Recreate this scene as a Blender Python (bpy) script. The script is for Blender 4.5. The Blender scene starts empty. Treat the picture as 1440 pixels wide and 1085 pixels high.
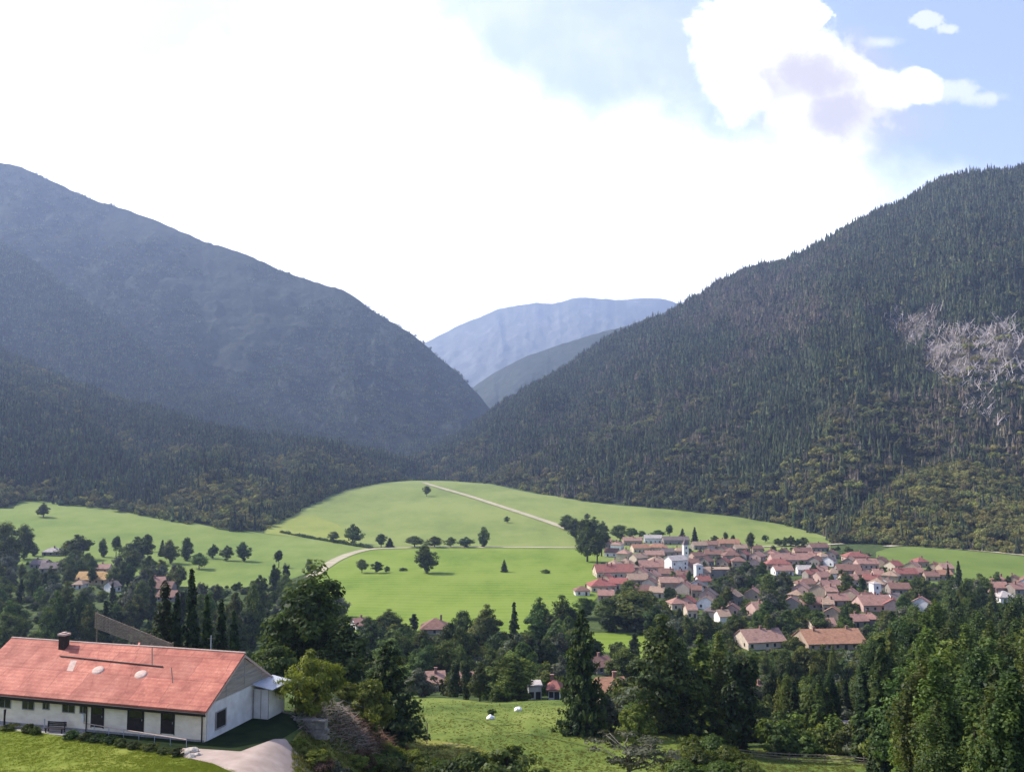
import bpy, bmesh, math, random
import numpy as np
from mathutils import Vector, Matrix

RNG = np.random.default_rng(7)
random.seed(7)
scene = bpy.context.scene
COL = scene.collection
PI = math.pi

# ------------------------------------------------------------------ camera
CZ = 80.0
F = 1247.0
HOR = 640.0
PITCH = math.atan((HOR - 542.5) / F)
cp, sp = math.cos(PITCH), math.sin(PITCH)

cam_d = bpy.data.cameras.new("camera")
cam = bpy.data.objects.new("camera", cam_d)
COL.objects.link(cam)
cam.location = (0, 0, CZ)
cam.rotation_euler = (PI / 2 + PITCH, 0, 0)
cam_d.sensor_width = 36.0
cam_d.lens = 36.0 * F / 1440.0
cam_d.clip_start = 0.5
cam_d.clip_end = 40000.0
scene.camera = cam

SUN_AZ, SUN_EL = math.radians(-68), math.radians(43)


def rays(X, Y):
    X = np.asarray(X, float); Y = np.asarray(Y, float)
    a = (X - 720) / F; b = (542.5 - Y) / F
    dx = a
    dy = cp - b * sp
    dz = sp + b * cp
    return dx, dy, dz


def at_depth(X, Y, d):
    """point on the view direction of a photo pixel at forward distance d"""
    dx, dy, dz = rays(X, Y)
    t = np.asarray(d, float) / dy
    return np.stack([dx * t, dy * t, CZ + dz * t], -1)


def to_px(p):
    x, y, z = p[0], p[1], p[2] - CZ
    fwd = y * cp + z * sp
    up = -y * sp + z * cp
    return 720 + F * x / fwd, 542.5 - F * up / fwd


# ------------------------------------------------------------------ noise
def _hash(ix, iy, s):
    h = (ix.astype(np.int64) * 374761393 + iy.astype(np.int64) * 668265263 + s * 1442695041) & 0xFFFFFFFF
    h = ((h ^ (h >> 13)) * 1274126177) & 0xFFFFFFFF
    h = h ^ (h >> 16)
    return (h & 0xFFFFFF) / float(0xFFFFFF)


def vnoise(x, y, s=0):
    x = np.asarray(x, float); y = np.asarray(y, float)
    ix = np.floor(x); iy = np.floor(y)
    fx = x - ix; fy = y - iy
    fx = fx * fx * fx * (fx * (fx * 6 - 15) + 10); fy = fy * fy * fy * (fy * (fy * 6 - 15) + 10)
    a = _hash(ix, iy, s); b = _hash(ix + 1, iy, s); c = _hash(ix, iy + 1, s); d = _hash(ix + 1, iy + 1, s)
    return (a + (b - a) * fx) * (1 - fy) + (c + (d - c) * fx) * fy


def fbm(x, y, s=0, oct=4, gain=0.5):
    t = 0; amp = 1; n = 0
    for o in range(oct):
        t = t + amp * vnoise(np.asarray(x) * 2 ** o, np.asarray(y) * 2 ** o, s + o * 17); n += amp; amp *= gain
    return t / n


def sstep(a, b, x):
    t = np.clip((np.asarray(x, float) - a) / (b - a), 0, 1)
    return t * t * (3 - 2 * t)


# ------------------------------------------------------------------ the ground height
_yy = np.arange(-700, 12000, 2.0)


def _prof(pts, sig):
    ys, zs = zip(*pts)
    z = np.interp(_yy, ys, zs)
    k = np.arange(-30, 31) * 2.0
    w = np.exp(-0.5 * (k / sig) ** 2); w /= w.sum()
    return np.convolve(np.pad(z, 30, mode='edge'), w, 'valid')


_PC = _prof([(-700, 110), (-60, 82), (0, 77.5), (60, 56), (110, 40.6), (150, 34.3), (182, 30.2), (250, 14), (340, 2.5), (420, 0.5), (700, 0), (12000, 0)], 9)
_PL = _prof([(-700, 110), (-60, 82), (0, 77.5), (50, 60.5), (62, 57.3), (70, 55.5), (77, 54.9), (98, 54.7), (112, 51), (160, 35), (250, 14), (340, 2.5), (420, 0.5), (700, 0), (12000, 0)], 3)
_PR = _prof([(-700, 110), (-60, 82), (0, 77.5), (60, 56), (100, 43.0), (112, 39), (150, 30), (200, 20), (260, 9), (340, 1.0), (420, 0.3), (700, 0), (12000, 0)], 7)


def ground(x, y):
    x = np.asarray(x, float); y = np.asarray(y, float)
    c = np.interp(y, _yy, _PC); l = np.interp(y, _yy, _PL); r = np.interp(y, _yy, _PR)
    wl = sstep(-13.5, -22, x)
    wr = sstep(24, 44, x)
    z = c + (l - c) * wl + (r - c) * wr
    # the left side field climbs, the middle field swells up towards the valley head
    z = z + 27 * sstep(120, 620, -x) * sstep(330, 900, y) * (1 - sstep(1500, 2600, y) * 0.2)
    z = z + 31 * sstep(760, 1560, y)
    z = z - 9 * sstep(150, 520, x) * sstep(700, 1300, y)
    far = sstep(260, 700, np.hypot(x, y))
    z = z + far * (fbm(x / 160, y / 160, 3, 3) - 0.5) * 3.2
    nr = sstep(100, 125, np.hypot(x, y)) * (1 - far)
    z = z + nr * (fbm(x / 16, y / 16, 9, 3) - 0.5) * 1.1
    ln = (1 - sstep(72, 76, y)) * sstep(30, 50, y)
    z = z + ln * (fbm(x / 7, y / 7, 21, 2) - 0.5) * 0.25
    return z


def hit(X, Y):
    """where the view direction of a photo pixel meets the ground (arrays allowed)"""
    X = np.atleast_1d(np.asarray(X, float)); Y = np.atleast_1d(np.asarray(Y, float))
    dx, dy, dz = rays(X, Y)
    ts = 25 * 1.012 ** np.arange(0, 460)
    px = dx[:, None] * ts; py = dy[:, None] * ts; pz = CZ + dz[:, None] * ts
    under = pz < ground(px, py)
    k = np.where(under.any(1), under.argmax(1), len(ts) - 1)
    lo = ts[np.maximum(k - 1, 0)]; hi = ts[k]
    for _ in range(24):
        m = 0.5 * (lo + hi)
        u = CZ + dz * m < ground(dx * m, dy * m)
        hi = np.where(u, m, hi); lo = np.where(u, lo, m)
    t = hi
    return np.stack([dx * t, dy * t, ground(dx * t, dy * t)], -1)


def hit1(X, Y):
    return hit([X], [Y])[0]


# ------------------------------------------------------------------ nodes and materials
class NT:
    def __init__(self, tree):
        self.t = tree; self.n = tree.nodes; self.l = tree.links

    def new(self, typ, **kw):
        n = self.n.new(typ)
        for k, v in kw.items():
            if k == 'ins':
                for i, val in v.items():
                    if hasattr(val, 'is_output') or isinstance(val, bpy.types.NodeSocket):
                        self.l.new(val, n.inputs[i])
                    else:
                        n.inputs[i].default_value = val
            else:
                setattr(n, k, v)
        return n

    def math(self, op, a, b=0.0, c=0.0, clamp=False):
        n = self.new('ShaderNodeMath', operation=op, ins={0: a, 1: b, 2: c}); n.use_clamp = clamp
        return n.outputs[0]

    def mix(self, f, a, b, blend='MIX'):
        n = self.n.new('ShaderNodeMix'); n.data_type = 'RGBA'; n.blend_type = blend
        for i, v in ((0, f), (6, a), (7, b)):
            if isinstance(v, bpy.types.NodeSocket): self.l.new(v, n.inputs[i])
            else: n.inputs[i].default_value = v if i == 0 else (*v, 1)[:4]
        return n.outputs[2]

    def ramp(self, fac, stops, interp='LINEAR'):
        n = self.n.new('ShaderNodeValToRGB'); self.l.new(fac, n.inputs[0])
        r = n.color_ramp; r.interpolation = interp
        while len(r.elements) < len(stops): r.elements.new(0.5)
        for e, (p, c) in zip(r.elements, stops):
            e.position = p; e.color = (*c, 1) if len(c) == 3 else c
        return n.outputs[0]

    def noise(self, vec, scale, detail=4, rough=0.55, dist=0.0):
        n = self.new('ShaderNodeTexNoise', ins={'Scale': scale, 'Detail': detail, 'Roughness': rough, 'Distortion': dist})
        if vec is not None: self.l.new(vec, n.inputs['Vector'])
        return n.outputs[0]

    def mapping(self, vec, scale=(1, 1, 1), rot=(0, 0, 0), loc=(0, 0, 0)):
        n = self.new('ShaderNodeMapping', ins={'Scale': scale, 'Rotation': rot, 'Location': loc})
        self.l.new(vec, n.inputs[0])
        return n.outputs[0]

    def sstep(self, x, a, b):
        n = self.n.new('ShaderNodeMapRange'); n.interpolation_type = 'SMOOTHSTEP'
        for i, v in ((0, x), (1, a), (2, b)):
            if isinstance(v, bpy.types.NodeSocket): self.l.new(v, n.inputs[i])
            else: n.inputs[i].default_value = v
        n.inputs[3].default_value = 0; n.inputs[4].default_value = 1
        return n.outputs[0]


def new_mat(name):
    m = bpy.data.materials.new(name); m.use_nodes = True
    t = NT(m.node_tree)
    b = m.node_tree.nodes['Principled BSDF']
    b.inputs['Roughness'].default_value = 0.85
    b.inputs['Specular IOR Level'].default_value = 0.2
    return m, t, b


def geo_pos(t):
    return t.new('ShaderNodeNewGeometry').outputs['Position']


def obj_co(t):
    return t.new('ShaderNodeTexCoord').outputs['Object']


def bump(t, b, h, strength, dist=0.05):
    n = t.new('ShaderNodeBump', ins={'Strength': strength, 'Distance': dist, 'Height': h})
    t.l.new(n.outputs[0], b.inputs['Normal'])


def simple_mat(name, c1, c2, scale=3.0, rough=0.8, spec=0.2, stretch=(1, 1, 1), bmp=0.0, detail=5, lo=0.3, hi=0.7, metal=0.0):
    m, t, b = new_mat(name)
    v = t.mapping(obj_co(t), stretch)
    f = t.noise(v, scale, detail, 0.6)
    t.l.new(t.ramp(f, [(lo, c1), (hi, c2)]), b.inputs['Base Color'])
    b.inputs['Roughness'].default_value = rough
    b.inputs['Specular IOR Level'].default_value = spec
    b.inputs['Metallic'].default_value = metal
    if bmp: bump(t, b, f, bmp)
    return m


def grass_mat(name, stops, big=0.02, mid=0.25, fine=3.0, stripe=None, bmp=0.4, fdist=0.12, shear=None):
    """meadow: broad tone patches, mid blotches and a fine nap, all fixed to the place"""
    m, t, b = new_mat(name)
    p = geo_pos(t)
    n1 = t.noise(p, big, 4, 0.6)
    n2 = t.noise(t.mapping(p, (1, 0.35, 1)), mid, 5, 0.65)
    n3 = t.noise(p, fine, 4, 0.7)
    n1 = t.math('MULTIPLY_ADD', t.math('SUBTRACT', n1, 0.5), 1.7, 0.5); n2 = t.math('MULTIPLY_ADD', t.math('SUBTRACT', n2, 0.5), 1.5, 0.5)
    f = t.math('MULTIPLY', n1, 0.5)
    f = t.math('MULTIPLY_ADD', n2, 0.38, f)
    f = t.math('MULTIPLY_ADD', n3, 0.3, f)
    if stripe:
        w = t.new('ShaderNodeTexWave', wave_type='BANDS', bands_direction='Y', ins={'Scale': stripe[0], 'Distortion': 3.0, 'Detail': 2.0, 'Detail Scale': 0.6})
        t.l.new(t.mapping(p, (1, 1, 1), (0, 0, stripe[2])), w.inputs[0])
        f = t.math('MULTIPLY_ADD', w.outputs[0], stripe[1], f)
    t.l.new(t.ramp(f, stops), b.inputs['Base Color'])
    b.inputs['Roughness'].default_value = 0.9
    b.inputs['Specular IOR Level'].default_value = 0.1
    bump(t, b, t.math('ADD', n3, t.math('MULTIPLY', n2, 0.6)), bmp, fdist)
    return m


def leaf_mat(name, dark, mid, light, trans=0.25, rv=0.35, hue=0.03):
    """leaves: tone from each leaf's own 'tint', a little different on every tree"""
    m = bpy.data.materials.new(name); m.use_nodes = True
    t = NT(m.node_tree); t.n.clear()
    out = t.new('ShaderNodeOutputMaterial')
    at = t.new('ShaderNodeAttribute', attribute_name='tint').outputs['Fac']
    rnd = t.new('ShaderNodeObjectInfo').outputs['Random']
    c = t.ramp(at, [(0.0, dark), (0.5, mid), (1.0, light)])
    h = t.math('MULTIPLY_ADD', rnd, hue * 2, 0.5 - hue)
    wn = t.new('ShaderNodeTexWhiteNoise', noise_dimensions='1D', ins={'W': t.math('MULTIPLY', rnd, 91.7)}).outputs[0]
    v = t.math('MULTIPLY_ADD', wn, rv * 2, 1 - rv)
    hs = t.new('ShaderNodeHueSaturation', ins={'Hue': h, 'Saturation': 1.0, 'Value': v, 'Color': c})
    d = t.new('ShaderNodeBsdfDiffuse', ins={'Color': hs.outputs[0], 'Roughness': 0.5})
    tr = t.new('ShaderNodeBsdfTranslucent', ins={'Color': t.mix(1.0, hs.outputs[0], (1.0, 1.0, 0.55), 'MULTIPLY')})
    g = t.new('ShaderNodeBsdfGlossy', ins={'Color': (0.6, 0.65, 0.7, 1), 'Roughness': 0.5})
    m1 = t.new('ShaderNodeMixShader', ins={0: trans, 1: d.outputs[0], 2: tr.outputs[0]})
    m2 = t.new('ShaderNodeMixShader', ins={0: 0.015, 1: m1.outputs[0], 2: g.outputs[0]})
    t.l.new(m2.outputs[0], out.inputs[0])
    return m


def color_mat(name, jitter=0.25, scale=2.5, rough=0.85, dark=(0.5, 0.45, 0.42), stretch=(1, 1, 1), bmp=0.0):
    """takes the object's own colour, weathered"""
    m, t, b = new_mat(name)
    oc = t.new('ShaderNodeObjectInfo').outputs['Color']
    f = t.noise(t.mapping(obj_co(t), stretch), scale, 5, 0.65)
    k = t.ramp(f, [(0.3, (1 - jitter,) * 3), (0.72, (1 + jitter * 0.6,) * 3)])
    c = t.mix(1.0, oc, k, 'MULTIPLY')
    f2 = t.noise(obj_co(t), scale * 0.35, 3, 0.6)
    c = t.mix(t.math('MULTIPLY', t.sstep(f2, 0.5, 0.75), 0.6), c, t.mix(1.0, c, dark, 'MULTIPLY'))
    t.l.new(c, b.inputs['Base Color'])
    b.inputs['Roughness'].default_value = rough
    if bmp: bump(t, b, f, bmp)
    return m


# ------------------------------------------------------------------ mesh helpers
def mesh_np(name, V, quads=None, tris=None, mat=None, tint=None, smooth=False, mat_idx=None):
    V = np.asarray(V, np.float32)
    loops = []; totals = []
    if quads is not None and len(quads):
        loops.append(np.asarray(quads, np.int32).ravel()); totals.append(np.full(len(quads), 4, np.int32))
    if tris is not None and len(tris):
        loops.append(np.asarray(tris, np.int32).ravel()); totals.append(np.full(len(tris), 3, np.int32))
    loops = np.concatenate(loops); totals = np.concatenate(totals)
    me = bpy.data.meshes.new(name)
    me.vertices.add(len(V)); me.vertices.foreach_set('co', V.ravel())
    me.loops.add(len(loops)); me.loops.foreach_set('vertex_index', loops)
    me.polygons.add(len(totals))
    me.polygons.foreach_set('loop_start', np.concatenate([[0], np.cumsum(totals)[:-1]]).astype(np.int32))
    me.polygons.foreach_set('loop_total', totals)
    if tint is not None:
        a = me.attributes.new('tint', 'FLOAT', 'FACE'); a.data.foreach_set('value', np.asarray(tint, np.float32))
    me.polygons.foreach_set('use_smooth', np.full(len(totals), bool(smooth)))
    if mat is not None:
        for mm in (mat if isinstance(mat, (list, tuple)) else [mat]): me.materials.append(mm)
    if mat_idx is not None:
        me.polygons.foreach_set('material_index', np.asarray(mat_idx, np.int32))
    me.update(calc_edges=True)
    return me


def link(name, me, parent=None, loc=None):
    o = bpy.data.objects.new(name, me); COL.objects.link(o)
    if parent is not None: o.parent = parent
    if loc is not None: o.location = loc
    return o


def tag(o, label=None, cat=None, group=None, kind=None):
    if label: o['label'] = label
    if cat: o['category'] = cat
    if group: o['group'] = group
    if kind: o['kind'] = kind
    return o


def empty(name, loc, rz=0.0, label=None, cat=None, group=None):
    o = bpy.data.objects.new(name, None); COL.objects.link(o)
    o.location = loc; o.rotation_euler = (0, 0, rz)
    return tag(o, label, cat, group)


class MB:
    """collects boxes, prisms and tubes into one mesh"""
    def __init__(self): self.V = []; self.Q = []; self.T = []

    def add(self, V, Q=(), T=()):
        o = sum(len(v) for v in self.V)
        self.V.append(np.asarray(V, float).reshape(-1, 3))
        self.Q += [[i + o for i in q] for q in Q]; self.T += [[i + o for i in q] for q in T]

    def box(self, x0, x1, y0, y1, z0, z1):
        v = [(x, y, z) for z in (z0, z1) for y in (y0, y1) for x in (x0, x1)]
        self.add(v, [(0, 2, 3, 1), (4, 5, 7, 6), (0, 1, 5, 4), (2, 6, 7, 3), (0, 4, 6, 2), (1, 3, 7, 5)])

    def bar(self, a, b, r0, r1=None, n=7):
        r1 = r0 if r1 is None else r1
        a = Vector(a); b = Vector(b); d = (b - a).normalized()
        u = d.orthogonal().normalized(); w = d.cross(u)
        V = []
        for p, r in ((a, r0), (b, r1)):
            for k in range(n):
                an = 2 * PI * k / n
                V.append(tuple(p + u * math.cos(an) * r + w * math.sin(an) * r))
        Q = [(k, (k + 1) % n, n + (k + 1) % n, n + k) for k in range(n)]
        self.add(V, Q)
        self.add(V[:n], (), [(0, k + 1, k) for k in range(1, n - 1)]); self.add(V[n:], (), [(0, k, k + 1) for k in range(1, n - 1)])

    def path(self, pts, rs, n=7):
        """one tube along points"""
        pts = [Vector(p) for p in pts]
        rs = rs if hasattr(rs, '__len__') else [rs] * len(pts)
        V = []; N = len(pts)
        ref = Vector((0.31, 0.87, 0.38))
        for i, p in enumerate(pts):
            d = (pts[min(i + 1, N - 1)] - pts[max(i - 1, 0)]).normalized()
            u = d.cross(ref); u = u.normalized() if u.length > 1e-3 else d.orthogonal().normalized()
            w = d.cross(u)
            for k in range(n):
                an = 2 * PI * k / n
                V.append(tuple(p + (u * math.cos(an) + w * math.sin(an)) * rs[i]))
        Q = []
        for i in range(N - 1):
            for k in range(n):
                Q.append((i * n + k, i * n + (k + 1) % n, (i + 1) * n + (k + 1) % n, (i + 1) * n + k))
        self.add(V, Q, [(0, k + 1, k) for k in range(1, n - 1)] + [((N - 1) * n, (N - 1) * n + k, (N - 1) * n + k + 1) for k in range(1, n - 1)])

    def prism(self, poly, axis, a, b):
        """polygon given in the two other axes, extruded along axis from a to b"""
        n = len(poly); V = []
        for s in (a, b):
            for (p, q) in poly:
                V.append({'x': (s, p, q), 'y': (p, s, q), 'z': (p, q, s)}[axis])
        Q = [(k, (k + 1) % n, n + (k + 1) % n, n + k) for k in range(n)]
        T = [(0, k + 1, k) for k in range(1, n - 1)] + [(n, n + k, n + k + 1) for k in range(1, n - 1)]
        self.add(V, Q, T)

    def mesh(self, name, mat, smooth=False):
        me = mesh_np(name, np.concatenate(self.V), self.Q, self.T, mat, smooth=smooth)
        bm = bmesh.new(); bm.from_mesh(me)
        bmesh.ops.recalc_face_normals(bm, faces=bm.faces); bm.to_mesh(me); bm.free()
        return me

    def build(self, name, mat, parent=None, smooth=False):
        return link(name, self.mesh(name, mat, smooth), parent)


def grid_mesh(name, P, mat, smooth=True):
    """P: (rows, cols, 3)"""
    r, c = P.shape[:2]
    i = np.arange(r * c).reshape(r, c)
    q = np.stack([i[:-1, :-1], i[:-1, 1:], i[1:, 1:], i[1:, :-1]], -1).reshape(-1, 4)
    return mesh_np(name, P.reshape(-1, 3), q, None, mat, smooth=smooth)


def copy_tree(o, parent=None):
    c = o.copy(); COL.objects.link(c)
    if parent is not None:
        c.parent = parent; c.matrix_parent_inverse = o.matrix_parent_inverse.copy()
    for ch in o.children:
        copy_tree(ch, c)
    return c
# ================================================================== ground, fields, lanes
def build_ground():
    m, t, b = new_mat("ground_cover")
    p = geo_pos(t)
    n1 = t.noise(p, 0.012, 4, 0.6); n2 = t.noise(p, 0.18, 5, 0.65); n3 = t.noise(p, 2.2, 4, 0.7)
    f = t.math('MULTIPLY_ADD', n2, 0.5, t.math('MULTIPLY', n1, 0.35)); f = t.math('MULTIPLY_ADD', n3, 0.3, f)
    t.l.new(t.ramp(f, [(0.36, (0.016, 0.028, 0.010)), (0.52, (0.035, 0.055, 0.016)), (0.62, (0.07, 0.10, 0.025)), (0.78, (0.10, 0.095, 0.05))]), b.inputs['Base Color'])
    b.inputs['Roughness'].default_value = 0.95; b.inputs['Specular IOR Level'].default_value = 0.1
    bump(t, b, t.math('ADD', n3, n2), 0.5, 0.2)
    rr = np.concatenate([[0.0], 6 * 1.0178 ** np.arange(0, 424)])
    rr = rr[rr < 10600]
    az = np.radians(np.concatenate([np.arange(-180, -62, 4.0), np.arange(-62, 62, 0.36), np.arange(62, 180.1, 4.0)]))
    R, A = np.meshgrid(rr, az, indexing='ij')
    x = R * np.sin(A); y = R * np.cos(A)
    P = np.stack([x, y, ground(x, y)], -1)
    o = link("ground", grid_mesh("ground", P, m))
    tag(o, "dark green valley floor and hillside under the fields, houses and woods", "ground", kind="structure")


def strip(name, top, bot, mat, off, label, nx=90, ny=30, cat="field", wob=0.0):
    """a field as its own draped sheet: its far and near edges given along the photo's columns, laid on the ground"""
    tx, ty = zip(*top); bx, by = zip(*bot)
    x0 = max(tx[0], bx[0]); x1 = min(tx[-1], bx[-1])
    X = np.linspace(x0, x1, nx)
    T = np.interp(X, tx, ty); B = np.interp(X, bx, by)
    if wob:
        T = T + (fbm(X / 23.0, X * 0 + 3.3, 5, 3) - 0.5) * wob
    B = np.maximum(B, T + 0.05)
    v = np.linspace(0, 1, ny)[:, None] ** 1.3
    Y = T[None] * (1 - v) + B[None] * v
    XX = np.broadcast_to(X[None], Y.shape)
    H = hit(XX.ravel(), Y.ravel())
    d = np.hypot(H[:, 0], H[:, 1])
    H[:, 2] += off * (0.06 + d * 0.00025)
    o = link(name, grid_mesh(name, H.reshape(ny, nx, 3), mat))
    return tag(o, label, cat, kind="structure")


def ribbon(name, pix, width, mat, off, label, cat="lane", n=160):
    px, py = zip(*pix)
    s = np.linspace(0, len(px) - 1, n)
    X = np.interp(s, range(len(px)), px); Y = np.interp(s, range(len(px)), py)
    k = np.ones(9) / 9
    Xp = np.convolve(np.pad(X, 4, mode='reflect', reflect_type='odd'), k, 'valid'); Yp = np.convolve(np.pad(Y, 4, mode='reflect', reflect_type='odd'), k, 'valid')
    H = hit(Xp, Yp)
    d = np.gradient(H[:, :2], axis=0); d /= np.linalg.norm(d, axis=1)[:, None] + 1e-9
    nrm = np.stack([-d[:, 1], d[:, 0]], -1)
    rows = []
    for w in (-0.5, -0.3, 0, 0.3, 0.5):
        q = H[:, :2] + nrm * (w * width * (1 + 0.12 * (fbm(s * 1.7, s * 0 + w * 9, 4, 2) - 0.5))[:, None])
        z = ground(q[:, 0], q[:, 1]) + off * (0.06 + np.hypot(q[:, 0], q[:, 1]) * 0.00025) - (0.02 if abs(w) == 0.5 else 0)
        rows.append(np.concatenate([q, z[:, None]], 1))
    o = link(name, grid_mesh(name, np.stack(rows), mat))
    return tag(o, label, cat, kind="structure")


FIELD_TOPS = {}


def build_fields():
    g_far = grass_mat("pale_meadow", [(0.40, (0.122, 0.164, 0.041)), (0.55, (0.158, 0.203, 0.049)), (0.72, (0.196, 0.234, 0.063))], 0.006, 0.05, 0.6, stripe=(0.03, 0.05, 0.2))
    g_near = grass_mat("bright_pasture", [(0.40, (0.090, 0.148, 0.016)), (0.55, (0.126, 0.191, 0.022)), (0.74, (0.169, 0.227, 0.035))], 0.008, 0.06, 0.7, stripe=(0.035, 0.12, 0.06))
    g_left = grass_mat("side_pasture", [(0.40, (0.105, 0.158, 0.032)), (0.56, (0.140, 0.196, 0.039)), (0.74, (0.182, 0.227, 0.056))], 0.007, 0.06, 0.7)
    g_yel = grass_mat("mown_meadow", [(0.40, (0.166, 0.209, 0.042)), (0.7, (0.223, 0.252, 0.054))], 0.01, 0.06, 0.8)
    g_right = grass_mat("deep_green_pasture", [(0.40, (0.088, 0.136, 0.026)), (0.7, (0.129, 0.177, 0.037))], 0.01, 0.06, 0.8)  # slightly deeper green than the other pastures
    g_lawn = grass_mat("lawn", [(0.38, (0.078, 0.112, 0.012)), (0.52, (0.115, 0.155, 0.017)), (0.64, (0.143, 0.179, 0.022)), (0.78, (0.184, 0.207, 0.034))], 0.08, 0.5, 7.0, bmp=0.5, fdist=0.05)
    g_hill = grass_mat("rough_meadow", [(0.38, (0.054, 0.088, 0.014)), (0.50, (0.092, 0.131, 0.022)), (0.62, (0.135, 0.175, 0.032)), (0.78, (0.184, 0.213, 0.050))], 0.04, 0.35, 5.0, bmp=0.7, fdist=0.15)
    strip("field", [(-60, 712), (20, 716), (28, 702), (60, 705), (150, 714), (230, 728), (300, 741), (370, 750), (440, 757), (500, 768), (525, 771)],
          [(-60, 800), (0, 800), (100, 805), (225, 812), (240, 824), (330, 828), (400, 818), (440, 803), (480, 783), (525, 771.5)], g_left, 1.0,
          "sloping green pasture rising towards the dark forest on the left side", wob=2)
    strip("field", [(372, 743), (400, 729), (430, 711), (470, 693), (520, 680), (580, 675.5), (620, 676), (690, 680), (740, 692), (800, 701), (850, 709), (950, 717), (1050, 729), (1110, 739), (1168, 757)],
          [(372, 750), (430, 757), (520, 769), (640, 771), (800, 771), (830, 790), (1000, 795), (1060, 786), (1100, 784), (1168, 776)], g_far, 1.0,
          "broad pale green meadow swelling up to the valley head", nx=140, ny=44, wob=2)
    strip("field", [(374, 745), (400, 728), (440, 725), (475, 738), (500, 758)], [(374, 751), (430, 756), (470, 762), (490, 765), (500, 768)], g_yel, 2.0,
          "small yellow green mown patch beside the hedge and the forest corner", nx=40, ny=16)
    strip("field", [(438, 808), (470, 790), (500, 777), (540, 771), (640, 770), (800, 770), (845, 771)],
          [(438, 830), (470, 870), (500, 890), (640, 895), (740, 890), (800, 872), (830, 850), (845, 835)], g_near, 1.5,
          "bright green flat pasture below the cross lane, before the village", nx=120, ny=36)
    strip("field", [(1232, 776), (1262, 767), (1300, 769), (1440, 780), (1560, 792)], [(1232, 815), (1260, 822), (1340, 826), (1440, 824), (1560, 826)], g_right, 1.0,
          "narrow green field under the wooded knoll on the right side", nx=70, ny=20)
    strip("field", [(815, 890), (870, 890), (940, 888)], [(815, 935), (870, 945), (940, 945)], g_near, 1.0,
          "little green paddock enclosed by trees below the village", nx=30, ny=16)
    strip("meadow", [(535, 984), (580, 978), (640, 983), (700, 988), (760, 984), (810, 985), (870, 1000), (960, 1020), (1040, 1050), (1250, 1066)], [(535, 1130), (700, 1150), (870, 1150), (960, 1150), (1040, 1150), (1250, 1150)], g_hill, 1.0,
          "rough grassy hillside meadow with dark tracks across it", nx=120, ny=80, cat="meadow")
    strip("lawn", [(-120, 1019), (0, 1026), (60, 1031), (100, 1038), (150, 1045), (200, 1054), (260, 1066), (300, 1074), (336, 1088), (380, 1110)], [(-120, 1180), (0, 1180), (200, 1180), (300, 1180), (380, 1180)], g_lawn, 1.0,
          "smooth sunlit lawn sloping down to the farmhouse hedge", nx=90, ny=60, cat="lawn")
    strip("bank", [(406, 1050), (420, 1030), (450, 1018), (520, 1030), (600, 1040), (660, 1048), (700, 1060)], [(406, 1180), (700, 1180)], grass_mat("scrubby_bank", [(0.36, (0.07, 0.085, 0.016)), (0.5, (0.14, 0.155, 0.028)), (0.64, (0.20, 0.20, 0.042)), (0.78, (0.23, 0.20, 0.075))], 0.1, 0.6, 6.0, bmp=0.8, fdist=0.12), 1.4,
          "rough yellow green grass bank beside the gravel drive", nx=50, ny=40, cat="bank")
    g_yard = simple_mat("shade_tinted_yard_grass", (0.008, 0.016, 0.006), (0.022, 0.036, 0.012), 0.6, 0.95, 0.05)  # dark grass, its colour also carrying the shade of the farmhouse
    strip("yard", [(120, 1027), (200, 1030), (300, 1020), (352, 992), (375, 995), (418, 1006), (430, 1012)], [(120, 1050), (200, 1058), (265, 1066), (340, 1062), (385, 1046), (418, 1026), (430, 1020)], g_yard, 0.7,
          "dark grass yard with farmhouse shade in its colour, between gable and drive", nx=60, ny=24, cat="yard")
    gravel = simple_mat("pink_gravel", (0.30, 0.235, 0.19), (0.42, 0.335, 0.28), 0.7, 0.95, 0.1, bmp=0.3, detail=8)
    strip("drive", [(250, 1053), (270, 1053.5), (338, 1058), (385, 1040.5), (402, 1040), (410, 1052), (428, 1068), (446, 1090), (470, 1120)], [(250, 1064), (300, 1075), (336, 1092), (385, 1180), (410, 1180), (470, 1180)], gravel, 1.6,
          "pinkish gravel drive curving up beside the lawn", nx=90, ny=30, cat="drive")
    lane = simple_mat("lane_dust", (0.29, 0.26, 0.17), (0.42, 0.38, 0.26), 0.08, 0.95, 0.1)
    ribbon("lane", [(436, 812), (455, 799), (470, 789), (485, 782), (500, 777), (515, 773.5), (535, 771.6), (580, 770.6), (640, 770.2), (700, 770.2), (760, 770.4), (812, 770.8)], 8.5, lane, 3.0,
           "pale farm lane bending round and crossing between two green pastures")
    ribbon("lane", [(596, 679), (604, 682), (625, 688), (660, 698), (700, 711), (740, 724), (770, 734), (806, 747)], 9.0, lane, 3.0,
           "pale straight lane running diagonally up the big meadow")
    ribbon("road", [(1058, 770), (1085, 768.5), (1120, 767.5), (1150, 767), (1185, 765)], 7.0, lane, 3.0,
           "pale short road along the meadow edge behind the village", n=60)
    ribbon("road", [(1246, 769), (1262, 767.5), (1290, 768), (1320, 770), (1360, 773.5), (1400, 777), (1440, 781), (1540, 790)], 8.0, lane, 3.0,
           "pale road between the knoll wood and the narrow field")
    trk = simple_mat("bare_track", (0.03, 0.045, 0.012), (0.075, 0.10, 0.025), 0.5, 0.95, 0.1)
    tl = ["upper dark rut crossing the rough meadow", "long dark rut winding across the middle of the rough meadow", "lower faint rut near the big bush"]
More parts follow.
